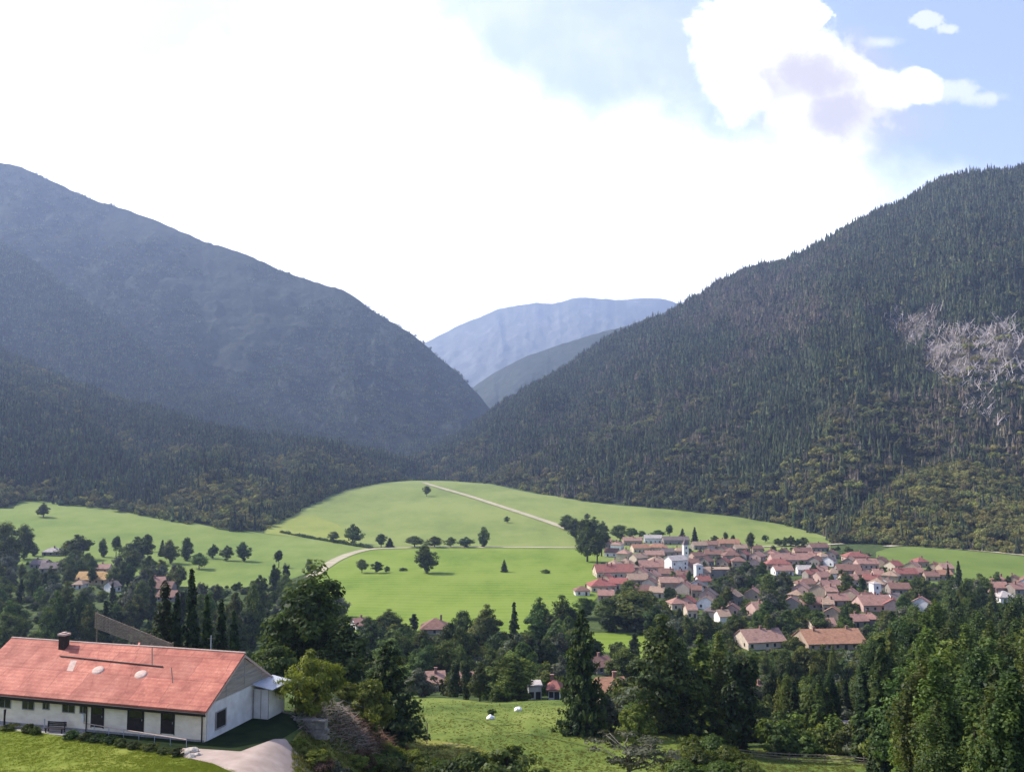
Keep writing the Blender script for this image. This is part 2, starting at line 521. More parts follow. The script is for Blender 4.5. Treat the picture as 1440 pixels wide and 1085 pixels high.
    for k, (pts, w) in enumerate([([(640, 1010), (655, 1011.5), (668, 1014), (672, 1014)], 0.6), ([(700, 1029), (730, 1031), (760, 1036), (800, 1044), (840, 1054), (866, 1064)], 0.42), ([(690, 1020), (703, 1021), (725, 1019)], 0.3)]):
        ribbon("track", pts, w, trk, 1.7, tl[k], "track", n=60)


# ================================================================== mountains
class Sheet:
    """a mountain side: a ridge line, a foot line, slopes with gullies between, and a back slope"""
    def __init__(self, ridge, foot, amp=30, k=7, seed=1, power=1.0, rough=6, foot_depth=None, drop=0.9, lower=0.0, zfoot=None, sil=4.0):
        n = 500
        r = np.array([(a[0], a[1]) for a in ridge], float)
        dd = [i for i, a in enumerate(ridge) if len(a) > 2]
        dep = np.interp(range(len(ridge)), dd, [ridge[i][2] for i in dd])
        s = np.linspace(0, len(ridge) - 1, n)
        X = np.interp(s, range(len(ridge)), r[:, 0]); Y = np.interp(s, range(len(ridge)), r[:, 1]); D = np.interp(s, range(len(ridge)), dep)
        kk = np.exp(-0.5 * (np.arange(-9, 10) / 4.0) ** 2); kk /= kk.sum()
        sm = lambda q: np.convolve(np.pad(q, 9, mode='reflect', reflect_type='odd'), kk, 'valid')
        X, Y, D = sm(X), sm(Y), sm(D)
        Y = Y + lower + (fbm(X / 14.0, X * 0, seed, 3) - 0.5) * sil
        self.R = at_depth(X, Y, D)
        if foot_depth is not None:
            fx = X if foot is None else sm(np.interp(s, range(len(foot)), foot))
            fd = np.broadcast_to(foot_depth, fx.shape)
            a = (fx - 720) / F * fd
            zf = ground(a, fd) if zfoot is None else np.full(n, zfoot)
            self.Fo = np.stack([a, fd, zf - 2], -1)
        else:
            f = np.array(foot, float)
            fX = sm(np.interp(s, np.linspace(0, len(ridge) - 1, len(foot)), f[:, 0])); fY = sm(np.interp(s, np.linspace(0, len(ridge) - 1, len(foot)), f[:, 1]))
            self.Fo = hit(fX, fY); self.Fo[:, 2] -= 1.5
        self.amp, self.k, self.seed, self.power, self.rough, self.drop, self.n = amp, k, seed, power, rough, drop, n

    def at(self, u, v):
        u = np.asarray(u, float); v = np.asarray(v, float)
        i = u * (self.n - 1)
        ix = np.arange(self.n)
        R = np.stack([np.interp(i, ix, self.R[:, c]) for c in range(3)], -1)
        Fo = np.stack([np.interp(i, ix, self.Fo[:, c]) for c in range(3)], -1)
        P = Fo + (R - Fo) * v[..., None]
        vv = np.clip(v, 0, 1)
        h = (R - Fo)[..., 2]
        z = Fo[..., 2] + h * np.where(v < 0, v, vv ** self.power)
        back = np.maximum(v - 1, 0)
        z = z - back * h * self.drop - 0
        env = np.clip(4 * vv * (1 - vv), 0, 1) ** 0.8
        x, y = P[..., 0], P[..., 1]
        wob = (fbm(u * self.k * 1.3 + 3, v * 1.5, self.seed + 3, 3) - 0.5) * 1.1
        g = 1 - np.abs(2 * vnoise(u * self.k + wob, v * 0.8 + 1.7, self.seed + 5) - 1)
        g2 = 1 - np.abs(2 * vnoise(u * self.k * 3.1 + wob * 2, v * 2.0, self.seed + 8) - 1)
        sc = 260.0
        d = self.amp * (1.4 * (g - 0.6) + 0.5 * (g2 - 0.6)) + self.rough * 2 * (fbm(x / sc * 3, y / sc * 3, self.seed + 11, 4) - 0.5)
        P[..., 2] = z + d * env
        # a horizontal shift of the spurs as well, so gullies read from any side
        return P

    def build(self, name, mat, label, nu=420, nv=150, vmax=1.5):
        u = np.linspace(0, 1, nu); v = np.concatenate([[-0.012], np.linspace(0, 1, nv), np.linspace(1.03, vmax, 14)])
        V, U = np.meshgrid(v, u, indexing='ij')
        o = link(name, grid_mesh(name, self.at(U, V), mat))
        return tag(o, label, "mountain", kind="structure")

    def area_weights(self, nu=120, nv=60):
        u = np.linspace(0, 1, nu); v = np.linspace(0, 1, nv)
        V, U = np.meshgrid(v, u, indexing='ij')
        P = self.at(U, V)
        a = P[1:, :-1] - P[:-1, :-1]; b = P[:-1, 1:] - P[:-1, :-1]
        return np.linalg.norm(np.cross(a, b), axis=-1)

    def scatter(self, n, rng, vmax=1.02):
        """n points spread evenly over the slope"""
        A = self.area_weights(); p = (A / A.sum()).ravel()
        c = rng.choice(len(p), n, p=p)
        i, j = np.unravel_index(c, A.shape)
        v = (i + rng.random(n)) / A.shape[0] * vmax; u = (j + rng.random(n)) / A.shape[1]
        return self.at(u, v), u, v


SH = {}


def pxs(P):
    y = P[:, 1]; z = P[:, 2] - CZ
    fw = y * cp + z * sp; up = -y * sp + z * cp
    return 720 + F * P[:, 0] / fw, 542.5 - F * up / fw




def rock_forest_mat(name, stops, scale=0.02, rock=None, rock_scale=0.01, rock_at=(0.62, 0.72), bmp=1.0):
    m, t, b = new_mat(name)
    p = geo_pos(t)
    n = t.noise(p, scale, 8, 0.72)
    n2 = t.noise(p, scale * 0.12, 4, 0.6)
    f = t.math('MULTIPLY_ADD', n2, 0.4, t.math('MULTIPLY', n, 0.65))
    c = t.ramp(f, stops)
    if rock:
        q = t.noise(t.mapping(p, (1, 1, 0.8)), rock_scale, 7, 0.75)
        c = t.mix(t.sstep(q, *rock_at), c, rock)
    t.l.new(c, b.inputs['Base Color'])
    b.inputs['Roughness'].default_value = 1.0; b.inputs['Specular IOR Level'].default_value = 0.05
    bump(t, b, n, bmp, 12.0)
    return m


def scar_value(X, Y):
    n1 = (fbm(X / 16, Y / 16, 77, 4) - 0.5) * 2
    sc = np.exp(-(((X - 1290) / 50) ** 2 + ((Y - 460) / 28) ** 2)) + np.exp(-(((X - 1345) / 52) ** 2 + ((Y - 512) / 34) ** 2)) + np.exp(-(((X - 1420) / 60) ** 2 + ((Y - 500) / 55) ** 2)) + np.exp(-(((X - 1375) / 34) ** 2 + ((Y - 575) / 36) ** 2)) * 0.8
    return sc + n1 * 0.42 + 0.12 * np.sin((X + Y * 0.9) / 9.0)


def build_mountains():
    dark = [(0.35, (0.016, 0.022, 0.012)), (0.55, (0.036, 0.044, 0.024)), (0.75, (0.07, 0.072, 0.042))]
    m_right = rock_forest_mat("forest_floor", dark, 0.03)
    m_back = rock_forest_mat("high_slope", [(0.35, (0.022, 0.030, 0.020)), (0.55, (0.042, 0.052, 0.036)), (0.78, (0.085, 0.088, 0.066))], 0.02, (0.125, 0.12, 0.10), 0.009, (0.66, 0.80))
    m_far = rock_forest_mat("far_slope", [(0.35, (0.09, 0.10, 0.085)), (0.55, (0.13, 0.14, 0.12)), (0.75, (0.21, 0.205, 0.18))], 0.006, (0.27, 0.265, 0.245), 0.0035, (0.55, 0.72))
    m_knoll = rock_forest_mat("knoll_floor", [(0.35, (0.025, 0.034, 0.012)), (0.7, (0.07, 0.08, 0.025))], 0.05)

    far = Sheet([(480, 540, 9500), (540, 510), (595, 483), (615, 472), (640, 460), (680, 443), (700, 435), (720, 430), (745, 426), (775, 427), (790, 424), (805, 419), (820, 417), (840, 419), (860, 421), (880, 421), (900, 419), (930, 419), (945, 423), (960, 431), (1010, 455), (1100, 480), (1200, 500)],
                None, amp=45, k=7, seed=31, rough=34, foot_depth=7000.0, zfoot=60, sil=2.5)
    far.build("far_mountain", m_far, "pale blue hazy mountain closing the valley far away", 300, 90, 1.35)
    mid = Sheet([(600, 585, 5300), (640, 562, 5200), (690, 526, 5000), (715, 513), (740, 501), (765, 492), (790, 483, 4800), (830, 471), (870, 461), (905, 450, 4600), (930, 441), (960, 430), (1020, 415), (1100, 400, 4400), (1250, 380)],
                None, amp=28, k=7, seed=41, rough=24, foot_depth=3700.0, zfoot=35, sil=2.5)
    mid.build("back_ridge", m_back, "blue grey ridge sloping down behind the right forest mountain", 260, 90, 1.3)
    back = Sheet([(-420, 60, 3900), (-300, 120, 3800), (-120, 187, 3700), (-50, 212), (0, 228, 3600), (30, 236), (60, 248), (100, 267), (130, 280), (165, 291), (200, 303), (230, 315), (260, 328), (290, 340), (320, 348), (360, 364), (400, 383, 3400), (440, 396), (470, 404), (490, 412, 3350), (510, 425), (530, 440), (555, 455), (580, 470, 3300), (610, 496), (640, 521), (665, 546, 3300), (690, 575, 3300), (712, 600, 3300)],
                 None, amp=30, k=8, seed=51, rough=34, foot_depth=2350.0, sil=3.5, power=1.05)
    SH['back'] = back
    back.build("left_mountain", m_back, "tall blue hazy mountain side on the left in shade", 460, 170, 1.4)
    spur = Sheet([(-420, 170, 3000), (-300, 215, 2950), (-100, 292, 2850), (-40, 315), (0, 336, 2800), (50, 366), (100, 405), (150, 441), (200, 480, 2600), (260, 522), (320, 552, 2500), (380, 578), (440, 602, 2400), (500, 620), (560, 640, 2300), (620, 655, 2250)],
                 None, amp=30, k=7, seed=61, rough=26, foot_depth=1950.0, sil=3.5, power=1.05, lower=5)
    SH['spur'] = spur
    spur.build("left_spur", m_back, "darker blue spur running down in front of the left mountain", 380, 130, 1.4)
    front = Sheet([(-420, 380, 2100), (-300, 425, 2050), (-100, 470, 1980), (0, 490, 1930), (60, 518), (120, 543), (180, 562, 1820), (240, 582), (300, 600, 1780), (360, 610), (420, 616, 1780), (480, 626, 1820), (540, 640, 1950), (590, 652, 2050), (640, 660, 2150)],
                  [(-420, 690), (-300, 698), (-100, 708), (0, 716), (30, 703), (100, 711), (180, 721), (260, 736), (330, 747), (375, 746), (400, 728), (440, 706), (480, 688), (540, 677), (600, 674)],
                  amp=26, k=9, seed=71, rough=16, sil=4, power=1.1, lower=5)
    SH['front'] = front
    front.build("left_forest_slope", m_right, "lower forested slope above the sloping left pasture", 380, 130, 1.3)
    right = Sheet([(600, 632, 2550), (640, 612, 2500), (690, 580, 2500), (715, 563), (740, 546, 2500), (770, 529), (800, 511, 2500), (830, 490), (860, 471, 2480), (905, 451, 2450), (930, 441), (950, 431, 2420), (975, 416), (1000, 399), (1020, 388), (1040, 379, 2350), (1065, 370), (1090, 366), (1110, 359), (1130, 351, 2250), (1155, 339), (1180, 326), (1200, 313), (1220, 301, 2150), (1240, 293), (1260, 283), (1280, 273), (1300, 263), (1320, 249, 2050), (1345, 243), (1370, 241, 2000), (1400, 237), (1430, 234, 1950), (1500, 236, 1900), (1600, 250), (1700, 280, 1800), (1900, 340, 1700)],
                  [(560, 671), (600, 674), (640, 676), (700, 682), (760, 694), (830, 706), (900, 712), (970, 719), (1030, 726), (1080, 734), (1120, 742), (1150, 752), (1185, 755), (1230, 750), (1280, 748), (1330, 748), (1400, 750), (1480, 754), (1560, 760), (1700, 772), (1900, 790)],
                  amp=30, k=10, seed=81, rough=30, sil=4, lower=5)
    SH['right'] = right
    right.build("right_mountain", m_right, "steep dark conifer covered mountain on the right side", 460, 170, 1.4)
    # bare broken ground under the bleached trunks
    u = np.linspace(0.60, 0.93, 260); v = np.linspace(0.25, 0.9, 200)
    V, U = np.meshgrid(v, u, indexing='ij'); P = right.at(U, V); P[..., 2] += 1.2 + 2.5 * (fbm(P[..., 0] / 9, P[..., 1] / 9, 3, 3) - 0.4)
    keep = scar_value(*pxs(P.reshape(-1, 3))).reshape(V.shape) > 0.72
    i = np.arange(V.size).reshape(V.shape); q = np.stack([i[:-1, :-1], i[:-1, 1:], i[1:, 1:], i[1:, :-1]], -1)[keep[:-1, :-1]]
    scree = rock_forest_mat("scree", [(0.38, (0.05, 0.05, 0.035)), (0.5, (0.13, 0.115, 0.095)), (0.66, (0.30, 0.265, 0.24))], 0.09)
    o = link("scree", mesh_np("scree", P.reshape(-1, 3), q, None, scree)); tag(o, "pale broken rock and scree in the scar on the right mountain", "scree", kind="structure")
    knoll = Sheet([(1165, 752, 880), (1190, 735, 900), (1225, 706, 930), (1265, 672, 960), (1300, 652), (1330, 646, 980), (1370, 643, 980), (1400, 655), (1425, 676, 960), (1450, 700, 940), (1490, 728, 900), (1560, 765, 880)],
                  [(1172, 764), (1200, 763), (1240, 766), (1300, 769), (1440, 780), (1500, 787), (1560, 793)], amp=5, k=5, seed=91, rough=5, lower=6, sil=3, power=0.9)
    SH['knoll'] = knoll
    knoll.build("knoll", m_knoll, "rounded olive green wooded knoll at the mountain's foot", 160, 70, 1.8)


# ================================================================== sky, sun, air
def build_world():
    w = bpy.data.worlds.new("World"); scene.world = w; w.use_nodes = True
    t = NT(w.node_tree)
    bg = w.node_tree.nodes['Background']
    sky = t.new('ShaderNodeTexSky'); sky.sky_type = 'NISHITA'; sky.sun_disc = False
    sky.sun_elevation = SUN_EL; sky.sun_rotation = SUN_AZ % (2 * PI)
    sky.air_density = 1.0; sky.dust_density = 1.2; sky.ozone_density = 1.5
    co = t.new('ShaderNodeTexCoord').outputs['Generated']
    s = t.new('ShaderNodeSeparateXYZ'); t.l.new(co, s.inputs[0])
    y = t.math('MAXIMUM', s.outputs[1], 0.02)
    u = t.math('DIVIDE', s.outputs[0], y); z = t.math('DIVIDE', s.outputs[2], y)
    cv = t.new('ShaderNodeCombineXYZ', ins={0: u, 1: z, 2: 0.0}).outputs[0]

    def uv(X, Y):
        dx, dy, dz = rays(X, Y); return float(dx / dy), float(dz / dy)
    n1 = t.noise(cv, 9.0, 7, 0.58); n2 = t.noise(cv, 42.0, 8, 0.66); n5 = t.noise(cv, 17.0, 8, 0.6, 0.3); n3 = t.noise(cv, 3.5, 4, 0.5)
    fwd = t.sstep(s.outputs[1], 0.05, 0.35)
    # the bright sheet of cloud round the sun: everything under a wavering edge
    fc = t.new('ShaderNodeFloatCurve'); t.l.new(t.math('MULTIPLY_ADD', u, 1 / 2.4, 0.5), fc.inputs[1])
    edge = [(-400, 60), (0, 75), (120, 140), (330, 70), (430, -60), (540, -40), (620, 50), (690, 130), (760, 190), (860, 195), (960, 200), (1060, 190), (1180, 215), (1235, 262), (1300, 285), (1380, 300), (1700, 320)]
    c = fc.mapping.curves[0]
    pts = [((uv(X, Y)[0]) / 2.4 + 0.5, uv(X, Y)[1]) for X, Y in edge]
    pts = [(0, pts[0][1])] + pts + [(1, pts[-1][1])]
    while len(c.points) < len(pts): c.points.new(0.5, 0.5)
    for q, (a, b) in zip(c.points, pts): q.location = (a, b); q.handle_type = 'AUTO'
    fc.mapping.use_clip = False; fc.mapping.update()
    dv = t.math('SUBTRACT', fc.outputs[0], z)
    dv = t.math('ADD', dv, t.math('MULTIPLY', t.math('SUBTRACT', n1, 0.5), 0.12))
    dv = t.math('ADD', dv, t.math('MULTIPLY', t.math('SUBTRACT', n3, 0.5), 0.12))
    dv = t.math('ADD', dv, t.math('MULTIPLY', t.math('SUBTRACT', n5, 0.5), 0.07))
    veil = t.sstep(dv, -0.075, 0.075)

    def blob(X, Y, a, b, soft=0.30, k1=0.66, k2=0.26):
        u0, z0 = uv(X, Y)
        p = t.math('POWER', t.math('ABSOLUTE', t.math('MULTIPLY', t.math('SUBTRACT', u, u0), F / a)), 2.0)
        q = t.math('POWER', t.math('ABSOLUTE', t.math('MULTIPLY', t.math('SUBTRACT', z, z0), F / b)), 2.0)
        r = t.math('SQRT', t.math('ADD', p, q))
        r = t.math('ADD', r, t.math('MULTIPLY', t.math('SUBTRACT', n5, 0.5), k1 * 2.4))
        r = t.math('ADD', r, t.math('MULTIPLY', t.math('SUBTRACT', n2, 0.5), k2 * 2.6))
        return t.math('SUBTRACT', 1.0, t.sstep(r, 1 - soft, 1 + soft))

    def union(ms):
        m = ms[0]
        for k in ms[1:]: m = t.math('MAXIMUM', m, k)
        return m
    puff = union([blob(1045, 75, 72, 85), blob(1100, 30, 62, 75, 0.16), blob(1130, 90, 66, 60), blob(1170, 150, 85, 60), blob(1228, 128, 62, 32, 0.3), blob(1285, 122, 34, 24, 0.3), blob(1190, 112, 50, 42, 0.2)])
    wisp = union([blob(1345, 126, 36, 14, 0.45, 1.3, 0.9), blob(1385, 138, 30, 10, 0.6, 1.3, 0.9), blob(1305, 30, 20, 14, 0.22, 1.3, 1.1), blob(1328, 42, 17, 8, 0.3, 1.2, 1.0), blob(1240, 60, 22, 7, 0.8, 1.3, 0.9)])
    wisp = t.math('MULTIPLY', wisp, 0.42)
    grey = union([blob(1140, 108, 100, 56, 0.75, 0.55, 0.25), blob(1180, 160, 92, 50, 0.75, 0.55, 0.25)])
    base = t.mix(1.0, sky.outputs[0], (1.06, 0.90, 0.96), 'MULTIPLY')
    whit = (WHITE, WHITE, WHITE * 1.0)
    thin = t.math('SUBTRACT', 1.0, t.sstep(u, 0.05, 0.42))
    thin = t.math('MULTIPLY', thin, t.math('MULTIPLY_ADD', t.sstep(n1, 0.35, 0.7), 0.26, 0.16))
    base = t.mix(t.math('MULTIPLY', t.math('ADD', thin, 0.04), fwd), base, (WHITE * 0.50, WHITE * 0.485, WHITE * 0.50))
    col = t.mix(t.math('MULTIPLY', wisp, fwd), base, (WHITE * 0.62, WHITE * 0.60, WHITE * 0.62))
    col = t.mix(t.math('MULTIPLY', veil, fwd), col, whit)
    col = t.mix(t.math('MULTIPLY', puff, fwd), col, whit)
    col = t.mix(t.math('MULTIPLY', t.math('MULTIPLY', grey, 0.97), fwd), col, (GREYC[0], GREYC[1], GREYC[2]))
    t.l.new(col, bg.inputs[0]); bg.inputs[1].default_value = SKY_STR

    sd = bpy.data.lights.new("sun", 'SUN'); sd.energy = SUN_E; sd.angle = math.radians(0.5); sd.color = (1.0, 0.93, 0.82)
    so = bpy.data.objects.new("sun", sd); COL.objects.link(so)
    v = Vector((math.sin(SUN_AZ) * math.cos(SUN_EL), math.cos(SUN_AZ) * math.cos(SUN_EL), math.sin(SUN_EL)))
    so.rotation_euler = v.to_track_quat('Z', 'Y').to_euler(); so.location = v * 300


def build_haze():
    mb = MB(); mb.box(-10800, 10800, -10800, 11500, -14, 2050)
    m = bpy.data.materials.new("air"); m.use_nodes = True
    t = NT(m.node_tree); t.n.clear()
    out = t.new('ShaderNodeOutputMaterial')
    pv = t.new('ShaderNodeVolumePrincipled', ins={'Color': HAZE_C, 'Density': HAZE_D, 'Anisotropy': 0.3})
    t.l.new(pv.outputs[0], out.inputs['Volume'])
    o = mb.build("haze", m)
    tag(o, "thin bluish summer haze filling the valley air", "haze", kind="stuff")


# ================================================================== far-off forest (stuff)
def lo_conifer(V, T, C, x, y, z, h, r, rng, tiers=5, n=7):
    for k in range(tiers):
        f = k / tiers
        z0 = z + h * (0.06 + 0.86 * f); z1 = z0 + h * (0.34 if k < tiers - 1 else 0.20)
        rr = r * (1 - f) ** 0.85 * rng.uniform(0.8, 1.15) + 0.12
        o = len(V)
        a0 = rng.uniform(0, 6.28)
        ax, ay = x + rng.normal(0, 0.1), y + rng.normal(0, 0.1)
        for j in range(n):
            a = a0 + 2 * PI * j / n + rng.uniform(-0.25, 0.25)
            q = rr * (rng.uniform(0.55, 1.25))
            V.append((x + math.cos(a) * q, y + math.sin(a) * q, z0 - h * rng.uniform(0.0, 0.06)))
        V.append((ax, ay, z1))
        tn = rng.uniform(0.1, 0.9)
        for j in range(n):
            T.append((o + j, o + (j + 1) % n, o + n)); C.append(np.clip(tn + rng.uniform(-0.25, 0.25), 0, 1))


def leaf_quads(cent, nrm, size, rng, aspect=1.6):
    """N leaf cards with given normals"""
    n = len(cent)
    nrm = nrm / (np.linalg.norm(nrm, axis=1)[:, None] + 1e-9)
    ref = rng.normal(size=(n, 3))
    a = np.cross(nrm, ref); a /= np.linalg.norm(a, axis=1)[:, None] + 1e-9
    b = np.cross(nrm, a)
    s = np.broadcast_to(np.asarray(size, float), (n,))[:, None]
    a = a * s * 0.5 * aspect; b = b * s * 0.5
    V = np.stack([cent - a, cent - b * 0.9, cent + a, cent + b * 0.9], 1).reshape(-1, 3)
    Q = np.arange(4 * n).reshape(n, 4)
    return V, Q


def proto_clumps():
    """tree groups for the far woods"""
    col = bpy.data.collections.new("far_forest_trees")
    rng = np.random.default_rng(5)
    con = leaf_mat("far_conifer", (0.026, 0.038, 0.015), (0.074, 0.096, 0.034), (0.18, 0.20, 0.075), 0.30, 0.6, 0.035)
    brn = leaf_mat("far_dry_conifer", (0.07, 0.06, 0.038), (0.155, 0.128, 0.076), (0.26, 0.21, 0.13), 0.12, 0.4, 0.03)
    bro = leaf_mat("far_broadleaf", (0.045, 0.055, 0.016), (0.13, 0.14, 0.045), (0.26, 0.255, 0.09), 0.38, 0.45, 0.035)
    pal = simple_mat("bleached_wood", (0.42, 0.36, 0.33), (0.74, 0.66, 0.61), 0.5)
    k = 0

    def add(me):
        nonlocal k
        o = bpy.data.objects.new("%02d_far_tree" % k, me); col.objects.link(o); k += 1
    for i in range(6):                                   # 0-5 conifers
        V, T, C = [], [], []
        for j in range(4):
            lo_conifer(V, T, C, rng.uniform(-7, 7), rng.uniform(-7, 7), rng.uniform(-2.5, 0.5), rng.uniform(13, 23), rng.uniform(2.1, 3.2), rng)
        add(mesh_np("far_conifers", V, None, T, con, C))
    for i in range(3):                                   # 6-8 dry conifers
        V, T, C = [], [], []
        for j in range(4):
            lo_conifer(V, T, C, rng.uniform(-7, 7), rng.uniform(-7, 7), rng.uniform(-2.5, 0.5), rng.uniform(10, 18), rng.uniform(1.8, 2.8), rng)
        add(mesh_np("far_dry_conifers", V, None, T, brn, C))
    for i in range(4):                                   # 9-12 broadleaf
        cs, ns, tn = [], [], []
        for j in range(3):
            cx, cy = rng.uniform(-5, 5, 2); h = rng.uniform(8, 13); r = rng.uniform(3.2, 4.8)
            for q in range(16):
                d = rng.normal(size=3); d /= np.linalg.norm(d); d[2] = abs(d[2]) * 0.9 - 0.25
                c0 = np.array([cx, cy, h * 0.55]) + d * np.array([r, r, h * 0.45]) * rng.uniform(0.6, 1)
                t0 = rng.uniform(0.15, 0.85)
                for w in range(9):
                    e = rng.normal(size=3); e /= np.linalg.norm(e)
                    cs.append(c0 + e * 1.15); ns.append(e + d * 0.7 + rng.normal(0, 0.35, 3)); tn.append(np.clip(t0 + rng.uniform(-0.2, 0.2), 0, 1))
        V, Q = leaf_quads(np.array(cs), np.array(ns), rng.uniform(1.0, 1.7, len(cs)), rng)
        add(mesh_np("far_broadleaves", V, Q, None, bro, tn))
    for i in range(3):                                   # 13-15 bleached dead trunks
        mb = MB()
        for j in range(4):
            x, y = rng.uniform(-8, 8, 2); a = rng.uniform(0, 6.28); tl = rng.uniform(0.3, 1.2)
            L = rng.uniform(9, 18)
            e = (x + math.cos(a) * math.sin(tl) * L, y + math.sin(a) * math.sin(tl) * L, math.cos(tl) * L)
            mb.bar((x, y, -1), e, 0.42, 0.14, 4)
            for q in range(3):
                f = rng.uniform(0.35, 0.9); b0 = (x + (e[0] - x) * f, y + (e[1] - y) * f, -1 + (e[2] + 1) * f)
                aa = rng.uniform(0, 6.28); mb.bar(b0, (b0[0] + math.cos(aa) * 3.5, b0[1] + math.sin(aa) * 3.5, b0[2] + rng.uniform(0, 3)), 0.2, 0.08, 3)
        add(mb.mesh("dead_trunks", pal))
    for i in range(4):                                   # 16-19 large distant patches of mixed trees
        V, T, C = [], [], []
        for j in range(11):
            lo_conifer(V, T, C, rng.uniform(-16, 16), rng.uniform(-16, 16), rng.uniform(-6, 0), rng.uniform(11, 20), rng.uniform(2.4, 4), rng, 3, 6)
        add(mesh_np("far_mixed", V, None, T, con, C))
    knl = leaf_mat("knoll_leaves", (0.09, 0.098, 0.024), (0.22, 0.22, 0.058), (0.38, 0.355, 0.12), 0.4, 0.4, 0.03)
    for i in range(3):                                   # 20-22 paler knoll broadleaf
        cs, ns, tn = [], [], []
        for j in range(3):
            cx, cy = rng.uniform(-5, 5, 2); h = rng.uniform(6, 10); r = rng.uniform(3.0, 4.6)
            for q in range(16):
                d = rng.normal(size=3); d /= np.linalg.norm(d); d[2] = abs(d[2]) * 0.9 - 0.25
                c0 = np.array([cx, cy, h * 0.5]) + d * np.array([r, r, h * 0.45]) * rng.uniform(0.6, 1)
                t0 = rng.uniform(0.15, 0.85)
                for w in range(10):
                    e = rng.normal(size=3); e /= np.linalg.norm(e)
                    cs.append(c0 + e * 1.15); ns.append(e + d * 0.7 + rng.normal(0, 0.35, 3)); tn.append(np.clip(t0 + rng.uniform(-0.2, 0.2), 0, 1))
        V, Q = leaf_quads(np.array(cs), np.array(ns), rng.uniform(0.9, 1.5, len(cs)), rng)
        add(mesh_np("knoll_broadleaves", V, Q, None, knl, tn))
    return col


def forest_object(name, label, P, rot, scl, idx, col):
    me = bpy.data.meshes.new(name)
    me.vertices.add(len(P)); me.vertices.foreach_set('co', np.asarray(P, np.float32).ravel())
    for an, ty, dat in (('rot', 'FLOAT', rot), ('scl', 'FLOAT', scl), ('pick', 'INT', idx)):
        a = me.attributes.new(an, ty, 'POINT'); a.data.foreach_set('value', np.asarray(dat, np.int32 if ty == 'INT' else np.float32))
    o = link(name, me)
    g = bpy.data.node_groups.new(name + "_scatter", 'GeometryNodeTree')
    g.interface.new_socket('Geometry', in_out='INPUT', socket_type='NodeSocketGeometry')
    g.interface.new_socket('Geometry', in_out='OUTPUT', socket_type='NodeSocketGeometry')
    N = g.nodes; L = g.links
    gi = N.new('NodeGroupInput'); go = N.new('NodeGroupOutput')
    ci = N.new('GeometryNodeCollectionInfo'); ci.inputs[0].default_value = col
    ci.inputs['Separate Children'].default_value = True; ci.inputs['Reset Children'].default_value = True
    ip = N.new('GeometryNodeInstanceOnPoints'); ip.inputs['Pick Instance'].default_value = True

    def attr(n, ty):
        a = N.new('GeometryNodeInputNamedAttribute'); a.data_type = ty; a.inputs[0].default_value = n; return a.outputs[0]
    cx = N.new('ShaderNodeCombineXYZ'); L.new(attr('rot', 'FLOAT'), cx.inputs[2])
    L.new(gi.outputs[0], ip.inputs['Points']); L.new(ci.outputs[0], ip.inputs['Instance'])
    L.new(attr('pick', 'INT'), ip.inputs['Instance Index']); L.new(cx.outputs[0], ip.inputs['Rotation']); L.new(attr('scl', 'FLOAT'), ip.inputs['Scale'])
    L.new(ip.outputs[0], go.inputs[0])
    md = o.modifiers.new('scatter', 'NODES'); md.node_group = g
    return tag(o, label, "forest", kind="stuff")


